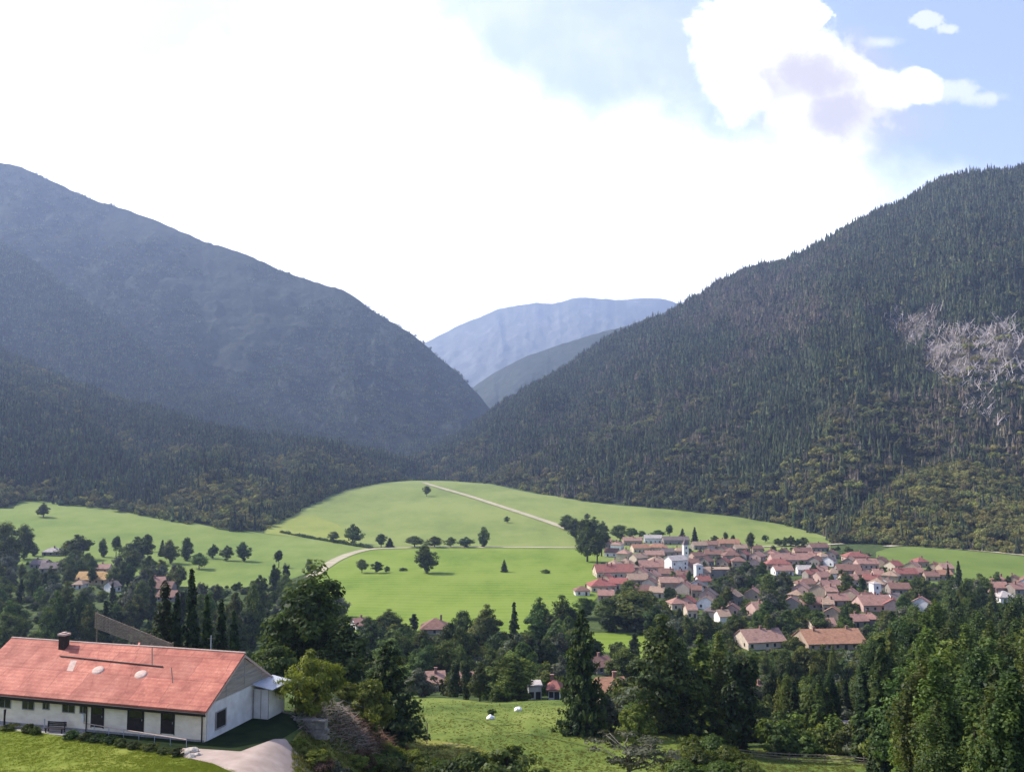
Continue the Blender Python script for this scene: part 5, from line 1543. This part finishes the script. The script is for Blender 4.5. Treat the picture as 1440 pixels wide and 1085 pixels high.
    P = hit1(23, 1012); mb = MB(); mb.path([(0, 0, -0.5), (0, 0, 1.6), (0.02, 0, 2.2)], [0.09, 0.08, 0.11], 8); o = mb.build("marker_post", darkw); o.location = L(lx(24.5, -1.75), -1.75, -0.3); tag(o, "dark slim post in front of the farmhouse's end window", "post")
    # slatted panel on posts rising behind the roof
    a = at_depth(134, 861, 108); b = at_depth(242, 905, 104)
    r = empty("slatted_panel", (a[0], a[1], float(ground(a[0], a[1]))), 0, "weathered slatted wooden panel on posts sloping down behind the roof", "lattice panel")
    o0 = Vector(r.location); A = Vector(a) - o0; B = Vector(b) - o0
    hh = 1.75; mb = MB()
    for k in range(11):
        z = -hh * k / 10; mb.bar(A + Vector((0, 0, z)), B + Vector((0, 0.0, z * 0.75)), 0.055, n=4)
    mb.build("slats", wood, r)
    mb = MB()
    for k in range(22):
        f = k / 21; p = A.lerp(B, f); mb.bar(p + Vector((0, 0.1, 0.05)), p + Vector((0, 0.1, -hh * (1 - 0.25 * f) - 0.05)), 0.04, n=4)
    mb.build("uprights", wood, r)
    for f in (0.02, 0.5, 0.72, 1.0):
        p = A.lerp(B, f); mb = MB(); mb.bar((p.x, p.y + 0.2, p.z + 0.15), (p.x, p.y + 0.2, float(ground(p.x + o0.x, p.y + o0.y)) - o0.z - 0.3), 0.09, n=6); mb.build("post", wood, r)
    # slim grey poles and cables
    for (X, d, Yt, lab) in ((297, 112, 893, "slim grey utility pole just behind the farmhouse roof end"),):
        p = at_depth(X, Yt, d); g = float(ground(p[0], p[1])); r = empty("utility_pole", (p[0], p[1], g), 0.3, lab, "pole")
        mb = MB(); mb.bar((0, 0, -0.3), (0, 0, p[2] - g), 0.09, 0.06, 8); mb.build("pole", metal, r)
        mb = MB(); mb.bar((-0.45, 0, p[2] - g - 0.35), (0.45, 0, p[2] - g - 0.35), 0.035, n=5); mb.build("crossarm", wood, r)
    blk = simple_mat("grey_cable", (0.10, 0.10, 0.10), (0.20, 0.20, 0.20), 2.0, 0.6)
    pc = hit1(600, 1046); h = 3.2; r = empty("utility_pole", pc, 0.2, "thin leaning wooden pole at the hillside brush holding a cable", "pole")
    mb = MB(); mb.bar((0, 0, -0.3), (0.12, 0, h), 0.09, 0.07, 8); mb.build("pole", wood, r)
    p0 = L(2.2, 11.0, 2.9); p1 = Vector(pc) + Vector((0.12, 0, h - 0.1))
    mb = MB(); mb.path([tuple(p0.lerp(p1, f) - Vector((0, 0, 1.0 * 4 * f * (1 - f) * 0.5))) for f in np.linspace(0, 1, 14)], 0.03, 5)
    o = mb.build("cable", blk); tag(o, "pale sagging cable running from the lean-to past the light green tree", "cable")
    # kerb of the yard
    pts = hit([372, 388, 402, 416], [996, 999, 1003, 1009]); mb = MB(); mb.path([tuple(p + np.array([0, 0, 0.05])) for p in pts], 0.10, 6)
    o = mb.build("kerb", gstone); tag(o, "low stone kerb curving round the dark yard to the wall", "kerb")
    # rail fence at the lower edge of the wood
    fx = [(1008, 1062), (1060, 1067), (1110, 1071), (1160, 1073), (1215, 1077), (1270, 1080), (1330, 1084), (1390, 1088), (1450, 1092)]
    H_ = hit([p[0] for p in fx], [p[1] for p in fx]); r = empty("rail_fence", H_[0], 0, "weathered three rail wooden fence along the foot of the dense wood", "fence")
    Q_ = H_ - H_[0]
    for q in Q_:
        mb = MB(); mb.bar((q[0], q[1], q[2] - 0.3), (q[0] + 0.02, q[1], q[2] + 1.5), 0.09, 0.075, 7); mb.build("post", wood, r)
    for k in range(3):
        mb = MB(); mb.path([(q[0], q[1] - 0.1, q[2] + 0.45 + 0.42 * k + 0.05 * math.sin(i * 2.1 + k)) for i, q in enumerate(Q_)], 0.075, 6); mb.build("rail", wood, r)
    # white hut glimpsed in the wood
    P = hit1(1193, 1030)
    house("garden_hut", P, 2.6, 2.2, 2.0, 0.6, 0.15, 'white', 'pale grey', "tiny white hut glimpsed between the trunks of the dense wood", None, chimneys=0, cat="hut", seed=3)
    protect(1180, 1004, 1207, 1020, P[1]); PLACED.append((P[0], P[1], 2))


# ================================================================== planting
def build_trees():
    T = plant_px
    # single trees on the fields
    fld = [('tall', 61, 727, 19, 15, "boxy dark lone tree on the upper left pasture"), ('tall', 33, 786, 50, 26, "tall dark tree at the pasture edge above the hamlet, first from left"), ('tall', 6, 795, 62, 40, "big dark tree cut by the picture's left edge beside the hamlet"),
           ('poplar', 145, 783, 26, 10, "lone dark column tree on the left pasture's lower edge"), ('round', 106, 786, 34, 40, "broad grey green dome tree on the pasture edge beside the hamlet"),
           ('poplar', 163, 786, 32, 12, "narrow grey green tree between the dome tree and the thicket"), ('round', 190, 793, 38, 44, "wide dark thicket tree above the hamlet's right end"), ('poplar', 207, 775, 24, 12, "upright dark tree topping the thicket"),
           ('slim', 228, 782, 24, 10, "slim dark conifer, first of three right of the thicket"), ('tall', 240, 792, 34, 20, "dark bushy conifer, second of three right of the thicket"), ('poplar', 263, 788, 32, 15, "grey poplar, third of three right of the thicket"),
           ('round', 280, 800, 22, 22, "round dark bush tree below the three pasture trees"), ('round', 299, 785, 20, 14, "leftmost of the three round pasture trees"), ('round', 318, 788, 21, 17, "middle of the three round pasture trees"), ('tall', 343, 789, 28, 18, "right and tallest of the three pasture trees"),
           ('poplar', 392, 798, 24, 12, "dark upright tree at the right end of the left pasture"), ('tall', 435, 804, 20, 12, "dark small tree at the bend of the pale lane"),
           ('round', 600, 698, 15, 11, "lone small tree high on the pale meadow beside the lane"), ('round', 496, 765, 28, 25, "leafy tree at the hedge end above the bending lane"), ('round', 469, 763, 16, 14, "small tree standing in the hedge row"),
           ('round', 536, 769.5, 19, 15, "pale dark tree on the cross lane, first from left"), ('slim', 548, 769.5, 14, 12, "dark cone shaped bush beside the cross lane"), ('round', 583, 769.5, 16, 26, "flat spreading dark tree on the lane, first of two"), ('round', 611, 769.5, 15, 24, "flat spreading dark tree on the lane, second of two"),
           ('round', 634, 769.5, 14, 17, "clipped round bush tree, first of the pale pair by the lane"), ('round', 656, 769.5, 15, 22, "clipped round bush tree, second of the pale pair by the lane"), ('tall', 680, 769.5, 31, 14, "tall dark single tree on the cross lane"),
           ('tall', 600, 806, 42, 27, "large dark egg shaped tree on the bright pasture below the lane"), ('round', 509, 806, 20, 17, "round small tree, first of the trio on the bright pasture"), ('round', 530, 806, 16, 16, "round small tree, second of the trio on the bright pasture"), ('round', 544, 805, 9, 8, "tiny tree, third of the trio on the bright pasture"),
           ('fir', 709, 804.5, 19, 11, "small conical tree alone on the bright pasture"), ('round', 713, 735, 9, 8, "tiny bush like tree beside the diagonal lane"),
           ('slim', 1334, 826, 34, 7, "thin dark cypress at the narrow field's lower edge"), ('slim', 1349, 829, 42, 11, "taller grey green conifer beside the thin cypress"), ('tall', 1380, 834, 30, 16, "bushy green tree below the narrow field"), ('tall', 1402, 826, 24, 12, "dark round topped tree beside the narrow field's end"), ('round', 1418, 826, 16, 10, "small dark tree at the narrow field's right end"),
           ('poplar', 1057, 783, 34, 12, "dark column tree behind the village's right end of roofs"), ('slim', 977, 762, 22, 9, "slim dark conifer behind the church tower"), ('slim', 960, 760, 18, 9, "thin grey conifer just left of the church tower"), ('poplar', 942, 758, 20, 10, "reddish dark upright tree behind the grey roofed building"),
           ('round', 872, 762, 24, 26, "bushy dark tree at the village's upper left corner"), ('round', 889, 758, 16, 16, "small bushy tree behind the village's top row"), ('round', 902, 757, 11, 12, "low dark bush tree behind the white topped house"), ('round', 925, 757, 12, 20, "low spreading bush tree behind the village top row"),
           ('round', 1005, 764, 11, 11, "small round tree behind the orange roofed buildings"), ('poplar', 1020, 765, 17, 7, "first of two thin dark trees behind the orange roof"), ('poplar', 1031, 766, 14, 6, "second of two thin dark trees behind the orange roof"), ('round', 1076, 763, 11, 9, "small lone tree on the meadow edge behind the village"),
           ('tall', 797, 745, 22, 20, "dark tree at the lane's end above the poplar clump"), ('round', 826, 731, 9, 8, "tiny lone tree on the meadow above the village")]
    for k, X, Y, h, w, lab in fld: T(k, X, Y, h, w, lab, "single trees on the fields")
    for i, (X, Y, h, w) in enumerate([(810, 758, 30, 20), (822, 770, 40, 26), (836, 765, 36, 24), (846, 782, 38, 22), (826, 790, 52, 26), (840, 795, 40, 22), (848, 760, 26, 18)]):
        T('poplar' if i % 2 else 'tall', X, Y, h, w, "dark leafy tree in the clump at the village's lane corner", "tall clump at the village corner")
    for i, X in enumerate([1094, 1103, 1112, 1121, 1130]):
        T('round', X, 768, 11 + (i % 3) * 2, 12, "low dark tree in the short row on the meadow behind the village", "short dark row behind the village")
    T('bush', 566, 803, 5, 12, "low dark bush on the bright pasture beside the egg shaped tree", None, "bush"); T('bush', 768, 806, 6, 13, "low dark bush alone at the right of the bright pasture", None, "bush")
    # the hedge between the pastures
    r_ = np.random.default_rng(8); H_ = hit(np.linspace(396, 522, 64), np.interp(np.linspace(396, 522, 64), [396, 430, 470, 500, 522], [749.5, 756, 762.5, 768, 771]))
    cs, ns, tn = [], [], []
    for ip, p in enumerate(H_):
        hgt = 1.2 + 3.2 * float(vnoise(ip * 0.45, 0.5, 5)) ** 1.3
        if hgt < 1.5: continue
        for k in range(70):
            q = r_.normal(size=3); q /= np.linalg.norm(q)
            cs.append(p - H_[0] + np.array([q[0] * 1.9, q[1] * 1.9, hgt * 0.5 + q[2] * hgt * 0.55 * r_.uniform(0.6, 1.15)])); ns.append(q + r_.normal(0, 0.4, 3)); tn.append(np.clip(r_.normal(0.45, 0.2), 0, 1))
    V, Q = leaf_quads(np.array(cs), np.array(ns), r_.uniform(0.6, 1.1, len(cs)), r_)
    o = link("hedge", mesh_np("hedge", V, Q, None, TREES['oak'], tn)); o.location = H_[0]; tag(o, "long dark hedge between the left pasture and the pale meadow", "hedge")
    # big trees round the farm and on the near slope
    big = [
           
           ('darkbush', 362, 965, 50, 62, "dense dark green bush crowding the farmhouse gable's far end"), 
           ('pale', 433, 1012, 88, 84, "light green spreading tree beside the farmhouse lean-to"), ('palebush', 517, 1026, 66, 58, "light green bushy sapling leaning on the layered conifer"), ('palebush', 487, 990, 30, 40, "low light green bush between the pale tree and the sapling"),
           ('tier', 546, 1036, 136, 88, "layered dark green conifer standing alone left of the rough meadow"), ('tier', 820, 1031, 176, 66, "tall dark layered spruce standing at the rough meadow's right edge"),
           ('olive', 714, 984, 66, 62, "bushy green tree in front of the white walled building"), ('grey', 596, 980, 42, 44, "grey green tree with pale leaves beyond the layered conifer"), ('cypress', 655, 983, 60, 14, "dark cypress at the far meadow edge by the pink house"), ('cypress', 640, 980, 58, 15, "dark slender cypress left beside the pink house"), ('tall', 675, 986, 50, 26, "dark tree right beside the pink house at the meadow edge"),
           ('bush', 737, 985, 14, 22, "low bright bush at the meadow's top edge", ), ('slim', 723, 935, 90, 20, "pointed dark spruce spire above the tree belt"), ('tall', 652, 905, 50, 30, "first of two dark rounded trees standing above the tree belt"), ('tall', 685, 915, 60, 40, "second of two dark rounded trees standing above the tree belt"), ('tall', 758, 912, 66, 40, "dark green tree below the pasture, left of a taller one"), ('tall', 790, 915, 72, 42, "dark green taller tree below the pasture's right corner"),
           ('tall', 547, 893, 34, 32, "dark round tree left above the brown roof in the belt"), ('cypress', 582, 888, 22, 11, "small dark cypress beside the brown roof in the belt"), ('tall', 518, 898, 32, 22, "dark small tree near the white house in the belt"),
           ('round', 893, 886, 54, 80, "huge dark dome of a tree above the little paddock"), ('tall', 858, 887, 50, 44, "dark tree left of the huge dome above the paddock"), ('grey', 930, 891, 42, 30, "pale grey green tree right of the huge dome"), ('olive', 820, 868, 30, 30, "sunlit bright green tree at the bright pasture's corner"),
           ('darkbush', 872, 925, 22, 28, "dark low bush in front of the little paddock"), ('cypress', 893, 936, 40, 15, "small dark cypress in front of the little paddock"), ('olive', 880, 965, 50, 40, "green rounded tree above the orange roof below the paddock"), ('round', 836, 930, 30, 26, "reddish dark round tree left of the little paddock"),
           ('wispy', 884, 1100, 74, 104, "wispy grey tree with a thin bare trunk at the lower edge"), ('palebush', 893, 1042, 48, 48, "light green bush behind the wispy grey tree"), ('grey', 860, 1030, 56, 42, "grey green shrub tree at the foot of the dark spruce")]
    for k, X, Y, h, w, lab in big: T(k, X, Y, h, w, lab, None, "bush" if 'bush' in k else "tree")
    for k, X, d, Yt, w, lab in [('olive', 448, 138, 797, 104, "tallest broad olive green tree rising behind the farmhouse and light green tree"), ('tall', 486, 134, 872, 76, "dark tree at the right flank of the tallest broad tree"), ('tall', 402, 140, 850, 64, "dark tree between the farmhouse gable and the tallest broad tree"), ('slim', 271, 126, 790, 30, "tallest slim dark conifer directly behind the farmhouse ridge"), ('slim', 250, 128, 824, 26, "slim dark conifer left beside the tallest one behind the ridge"), ('slim', 292, 128, 828, 26, "slim dark conifer right beside the tallest one behind the ridge"), ('slim', 312, 127, 834, 28, "slim dark conifer above the farmhouse roof's right end"), ('slim', 330, 126, 852, 26, "shorter slim dark conifer nearest the farmhouse roof's right end"), ('cypress', 232, 128, 834, 24, "dark cypress behind the slatted panel"), ('tall', 930, 152, 872, 84, "big dark tree right of the paddock with sunlit crest"), ('plume', 985, 160, 884, 70, "massive dark tree behind the ivy green mound"), ('cypress', 1040, 146, 893, 36, "tall brownish column cypress beside the massive dark tree"), ('round', 385, 122, 905, 60, "dark round tree behind the light green tree beside the lean-to")]:
        plant_at(k, X, d, Yt, w, lab)
    wood = lambda where: (lambda key: {'tall': f"dark broad crowned tree {where}", 'olive': f"olive green tree {where}", 'round': f"dark round crowned tree {where}", 'grey': f"grey green tree {where}", 'spruce': f"dark spruce {where}", 'fir': f"green conifer {where}", 'slim': f"slim dark conifer {where}", 'cypress': f"dark cypress {where}", 'poplar': f"upright poplar {where}", 'column': f"narrow columnar tree {where}", 'plume': f"feathery narrow conifer {where}"}[key])
    # the belt under the bright pasture
    fill([(520, 935), (640, 940), (760, 930), (815, 900), (820, 960), (790, 968), (560, 966), (520, 960)], 34, [('round', 4), ('tall', 3), ('grey', 1), ('cypress', 1)], (46, 60), wood("in the belt below the pasture"), "trees of the belt", 0.55, seed=21)
    # near dense wood, lower right
    protect(1105, 1068, 1195, 1085, 130)
    fill([(1060, 985), (1200, 955), (1300, 930), (1460, 905), (1480, 1150), (1380, 1160), (1250, 1110), (1200, 1062), (1080, 1064), (1000, 1045), (1010, 985)], 190, [('column', 6), ('plume', 4), ('slim', 2), ('olive', 1), ('spruce', 1), ('tall', 1)], (84, 185), wood("in the dense near wood"), "trees of the dense near wood", 0.42, (0.85, 1.25), lim=([860, 930, 1000, 1060, 1130, 1200, 1240, 1290, 1330, 1460], [905, 890, 890, 940, 948, 940, 885, 852, 822, 812]), seed=31)
    fill([(945, 935), (1100, 935), (1230, 915), (1300, 880), (1440, 850), (1440, 900), (1250, 960), (1060, 990), (960, 985)], 42, [('column', 4), ('tall', 2), ('round', 2), ('plume', 2), ('slim', 1)], (50, 78), wood("between village and near wood"), "trees below the village", 0.5, lim=([945, 1060, 1200, 1250, 1330, 1460], [905, 915, 905, 860, 818, 812]), seed=41)
    # between the roofs
    fill([(835, 850), (860, 800), (1050, 780), (1330, 815), (1400, 840), (1300, 870), (1240, 905), (1100, 905), (960, 915), (850, 860)], 105, [('round', 5), ('tall', 3), ('grey', 3), ('poplar', 1)], (13, 38), wood("among the big village's roofs"), "trees among the village roofs", 0.45, seed=51)
    # hamlet and the left wood
    fill([(-10, 795), (230, 815), (250, 835), (400, 822), (440, 830), (500, 890), (490, 925), (330, 890), (-10, 885)], 60, [('round', 3), ('tall', 2), ('grey', 4), ('cypress', 1), ('column', 1)], (22, 52), wood("in the wood around the hamlet"), "trees around the hamlet", 0.6, seed=61)
    fill([(-10, 775), (60, 778), (120, 790), (215, 792), (250, 812), (255, 838), (120, 842), (-10, 840)], 34, [('round', 3), ('grey', 3), ('tall', 2)], (16, 34), wood("close about the hamlet houses"), "trees by the hamlet houses", 0.42, seed=66)
    fill([(-10, 890), (400, 900), (400, 945), (-10, 930)], 22, [('tall', 3), ('round', 2), ('slim', 1), ('cypress', 1)], (62, 84), wood("behind the farmhouse roof"), "trees behind the farmhouse", 0.6, seed=71)
    # shrubs
    hedge = [(40, 1030, 13, 22), (50, 1033, 12, 14), (100, 1039, 12, 22), (118, 1041, 11, 20), (136, 1043, 11, 22), (154, 1046, 11, 20), (172, 1050, 12, 22), (190, 1053, 11, 20), (210, 1056, 10, 22), (230, 1060, 10, 20), (247, 1064, 12, 20), (12, 1026, 9, 24)]
    for i, (X, Y, h, w) in enumerate(hedge): T('darkbush' if i % 3 else 'bush', X, Y, h, w, "low clipped dark shrub in the row edging the lawn", "low shrubs edging the lawn", "bush")
    for i, (X, Y, h, w) in enumerate([(665, 1112, 52, 92), (712, 1112, 56, 96), (690, 1092, 36, 70)]):
        T('bush' if i != 1 else 'darkbush', X, Y, h, w, ["olive leafy shrub, left part of the big clump at the meadow's lower edge", "dark leafy shrub, right part of the big clump at the meadow's lower edge", "olive shrub topping the big clump at the meadow's lower edge"][i], "big shrub clump below the meadow", "bush")
    rg = random.Random(12)
    for i in range(22):
        X = rg.uniform(432, 655); Y = np.interp(X, [432, 520, 600, 655], [1066, 1074, 1066, 1076]) + rg.uniform(0, 36)
        k = rg.choice(['bush', 'greybush', 'palebush', 'bush', 'drybush' if X < 560 else 'bush']); h = rg.uniform(15, 27)
        T(k, X, Y, h, h * rg.uniform(1.5, 2.3), {'palebush': "bright green low shrub on the scrubby bank below the brush heaps", 'bush': "olive low shrub on the scrubby bank below the brush heaps", 'greybush': "grey green low shrub on the scrubby bank below the brush heaps", 'drybush': "rusty dry shrub on the scrubby bank below the brush heaps"}[k], "shrubs of the scrubby bank", "bush")
    for X, Y, h, w in [(975, 1066, 34, 46), (1000, 1070, 36, 50), (1022, 1086, 34, 56), (985, 1094, 38, 62), (955, 1088, 30, 50), (1045, 1100, 34, 60), (1010, 1108, 36, 70), (960, 1110, 40, 70)]:
        T('bush', X, Y, h, w, "olive green shrub in the mound beside the rail fence", "olive shrub mound by the fence", "bush")
    for i, (X, Y, h, w) in enumerate([(415, 1050, 9, 18), (425, 1062, 10, 22), (436, 1072, 12, 22), (446, 1082, 14, 24), (424, 1046, 9, 18)]):
        T('palebush', X, Y, h, w, "bright yellow green tuft edging the gravel drive", "bright tufts by the drive", "bush")


def build_undergrowth():
    """what nobody could count: bushes and saplings filling the gaps of the woods and gardens"""
    col = bpy.data.collections.new("undergrowth_bushes"); rng = np.random.default_rng(91)
    k = 0
    for mt in ('oak', 'olv', 'oak', 'gry', 'oak', 'olv'):
        me = crown_leafy("undergrowth_bush", TREES[mt], rng, 3.0, 1.9, 0.0, 44, 52, 0.26, 1.0, 0.55, 0.4, 6)
        o = bpy.data.objects.new("%02d_bush" % k, me); col.objects.link(o); k += 1

    def patch(label, poly, n, s0, s1, keep=True, picks=(0, 6), seed=1):
        r = np.random.default_rng(seed); pts = []
        xs = np.array([p[0] for p in poly], float); ys = np.array([p[1] for p in poly], float)
        X = r.uniform(xs.min(), xs.max(), n * 3); Y = r.uniform(ys.min(), ys.max(), n * 3)
        ins = np.zeros(len(X), bool); j = len(poly) - 1
        for i in range(len(poly)):
            c = ((ys[i] > Y) != (ys[j] > Y)) & (X < (xs[j] - xs[i]) * (Y - ys[i]) / (ys[j] - ys[i] + 1e-9) + xs[i]); ins ^= c; j = i
        X, Y = X[ins][:n], Y[ins][:n]
        P = hit(X, Y); sc = r.uniform(s0, s1, len(P)) * (0.7 + 0.6 * fbm(P[:, 0] / 12, P[:, 1] / 12, seed, 2))
        ok = np.ones(len(P), bool)
        for i, p in enumerate(P):
            d = p[1]
            for (a, b, c, e, dd) in PROT:
                if a - 4 < X[i] < c + 4 and d < dd + 4 and Y[i] - 3.0 * sc[i] * F / d < e and Y[i] > b: ok[i] = False; break
            if ok[i]:
                for (a, b, rr) in HOUSES:
                    if abs(p[0] - a) < rr + 1.2 and abs(p[1] - b) < rr + 1.2: ok[i] = False; break
        P, sc = P[ok], sc[ok]; P[:, 2] -= 0.2
        o = forest_object("undergrowth", label, P, r.uniform(0, 6.28, len(P)), sc, r.integers(picks[0], picks[1], len(P)), col)
        o['category'] = "undergrowth"
    patch("dark leafy undergrowth filling the dense near wood", [(1045, 985), (1200, 950), (1300, 925), (1460, 900), (1480, 1120), (1380, 1110), (1290, 1088), (1200, 1066), (1080, 1066)], 900, 0.9, 2.2, seed=2)
    patch("leafy undergrowth between the village and the near wood", [(945, 935), (1100, 925), (1230, 910), (1300, 880), (1440, 850), (1440, 900), (1250, 960), (1060, 990), (1040, 1040), (900, 1030), (870, 995), (940, 960)], 900, 1.0, 2.0, seed=3)
    patch("garden shrubs and low trees among the village houses", [(835, 850), (860, 800), (900, 770), (1050, 775), (1180, 770), (1330, 815), (1440, 835), (1440, 860), (1300, 880), (1240, 905), (1100, 915), (960, 925), (850, 870)], 1900, 0.7, 1.7, seed=4)
    patch("thick shrubs closing the tree belt below the pasture", [(500, 885), (560, 888), (640, 898), (760, 900), (815, 890), (828, 965), (790, 982), (700, 986), (640, 982), (575, 976), (500, 960)], 700, 0.9, 2.0, seed=5)
    patch("shrubs and garden bushes around the hamlet", [(-10, 790), (100, 795), (230, 812), (250, 832), (400, 820), (440, 812), (490, 880), (480, 925), (-10, 925)], 800, 0.6, 1.4, seed=6)


def build_grass():
    """short blades on the lawn and the near meadow"""
    col = bpy.data.collections.new("grass_tufts"); rng = np.random.default_rng(17)
    mats = [leaf_mat("lawn_blades", (0.12, 0.16, 0.02), (0.195, 0.24, 0.034), (0.28, 0.30, 0.055), 0.45, 0.2, 0.02), leaf_mat("meadow_blades", (0.085, 0.10, 0.022), (0.16, 0.175, 0.04), (0.25, 0.235, 0.075), 0.45, 0.3, 0.03)]
    k = 0
    for mt, hh in ((mats[0], 0.10), (mats[0], 0.14), (mats[1], 0.26), (mats[1], 0.40)):
        V, T, C = [], [], []
        for b in range(34):
            a = rng.uniform(0, 6.28); x, y = rng.normal(0, 0.16, 2); h = hh * rng.uniform(0.5, 1.2); l = rng.uniform(0.1, 0.6) * h; w = 0.022
            o = len(V)
            V += [(x - math.sin(a) * w, y + math.cos(a) * w, -0.03), (x + math.sin(a) * w, y - math.cos(a) * w, -0.03), (x + math.cos(a) * l, y + math.sin(a) * l, h)]
            T.append((o, o + 1, o + 2)); C.append(rng.uniform(0, 1))
        o = bpy.data.objects.new("%02d_tuft" % k, mesh_np("tuft", V, None, T, mt, C)); col.objects.link(o); k += 1

    def patch(label, top, bot, n, picks, s0, s1, thr):
        r = np.random.default_rng(n); X = r.uniform(top[0][0], top[-1][0], n); f = r.random(n)
        T_ = np.interp(X, *zip(*top)); B_ = np.interp(X, *zip(*bot)); Y = T_ + (B_ - T_) * f
        P = hit(X, Y); q = fbm(P[:, 0] / 3.0, P[:, 1] / 3.0, 5, 3) + r.normal(0, 0.1, n); P = P[q > thr]; m = len(P); P[:, 2] += 0.06
        o = forest_object("grass", label, P, r.uniform(0, 6.28, m), r.uniform(s0, s1, m), r.integers(picks[0], picks[1], m), col); o['category'] = "grass"
    patch("short mown grass of the sunlit lawn", [(-60, 1024), (0, 1027), (60, 1032), (100, 1039), (150, 1046), (200, 1055), (260, 1067), (300, 1075), (330, 1087)], [(-60, 1100), (330, 1100)], 14000, (0, 2), 0.4, 0.8, 0.30)
    patch("rough tufted grass on the bank by the drive", [(410, 1052), (422, 1032), (450, 1022), (520, 1036), (600, 1046), (690, 1060)], [(410, 1110), (690, 1110)], 7000, (1, 4), 0.4, 1.0, 0.36)
    patch("rough tufted grass of the hillside meadow", [(540, 987), (580, 981), (640, 985), (700, 990), (760, 987), (810, 988), (870, 1003), (1040, 1052), (1240, 1068)], [(540, 1105), (1240, 1105)], 20000, (2, 4), 0.3, 0.75, 0.38)


def single_out():
    """things that still share a label: say which one, by its rank from the viewer and its order from the left"""
    by = {}
    for o in list(COL.objects):
        if o.parent is None and o.get('label') and o.get('group'): by.setdefault(o['label'], []).append(o)
    for lab, os_ in by.items():
        n = len(os_)
        if n < 2: continue
        os_.sort(key=lambda o: o.location.y)
        ranks = [('', os_)] if n < 9 else [('front', os_[:n // 3]), ('middle', os_[n // 3:2 * n // 3]), ('back', os_[2 * n // 3:])]
        for rn, part in ranks:
            part.sort(key=lambda o: to_px(o.location)[0])
            for i, o in enumerate(part):
                o['label'] = f"{lab}, {ORD[i]} from left" + (f", {rn} rank" if rn else "")
# ================================================================== look and run
SKY_STR = 0.15
SUN_E = 3.7
WHITE = 9.0
GREYC = (2.62, 2.36, 2.42)
HAZE_C = (0.48, 0.64, 1.0, 1)
HAZE_D = 0.98e-4

build_world()
build_ground()
build_fields()
build_mountains()
build_forests()
build_haze()
make_tree_kinds()
fh = build_farmhouse()
build_village()
build_foreground(fh)
HOUSES = list(PLACED)
build_trees()
single_out()
build_undergrowth()
build_grass()
print("trees", NTREE)

scene.view_settings.view_transform = 'Standard'
scene.view_settings.look = 'None'
scene.view_settings.gamma = 1.0
scene.view_settings.use_curve_mapping = False
scene.view_settings.exposure = 1.15
cy = scene.cycles
cy.use_denoising = True
cy.max_bounces = 5
cy.diffuse_bounces = 2
cy.glossy_bounces = 1
cy.transmission_bounces = 2
cy.transparent_max_bounces = 4
cy.volume_bounces = 0
cy.use_adaptive_sampling = True
cy.sample_clamp_indirect = 6.0
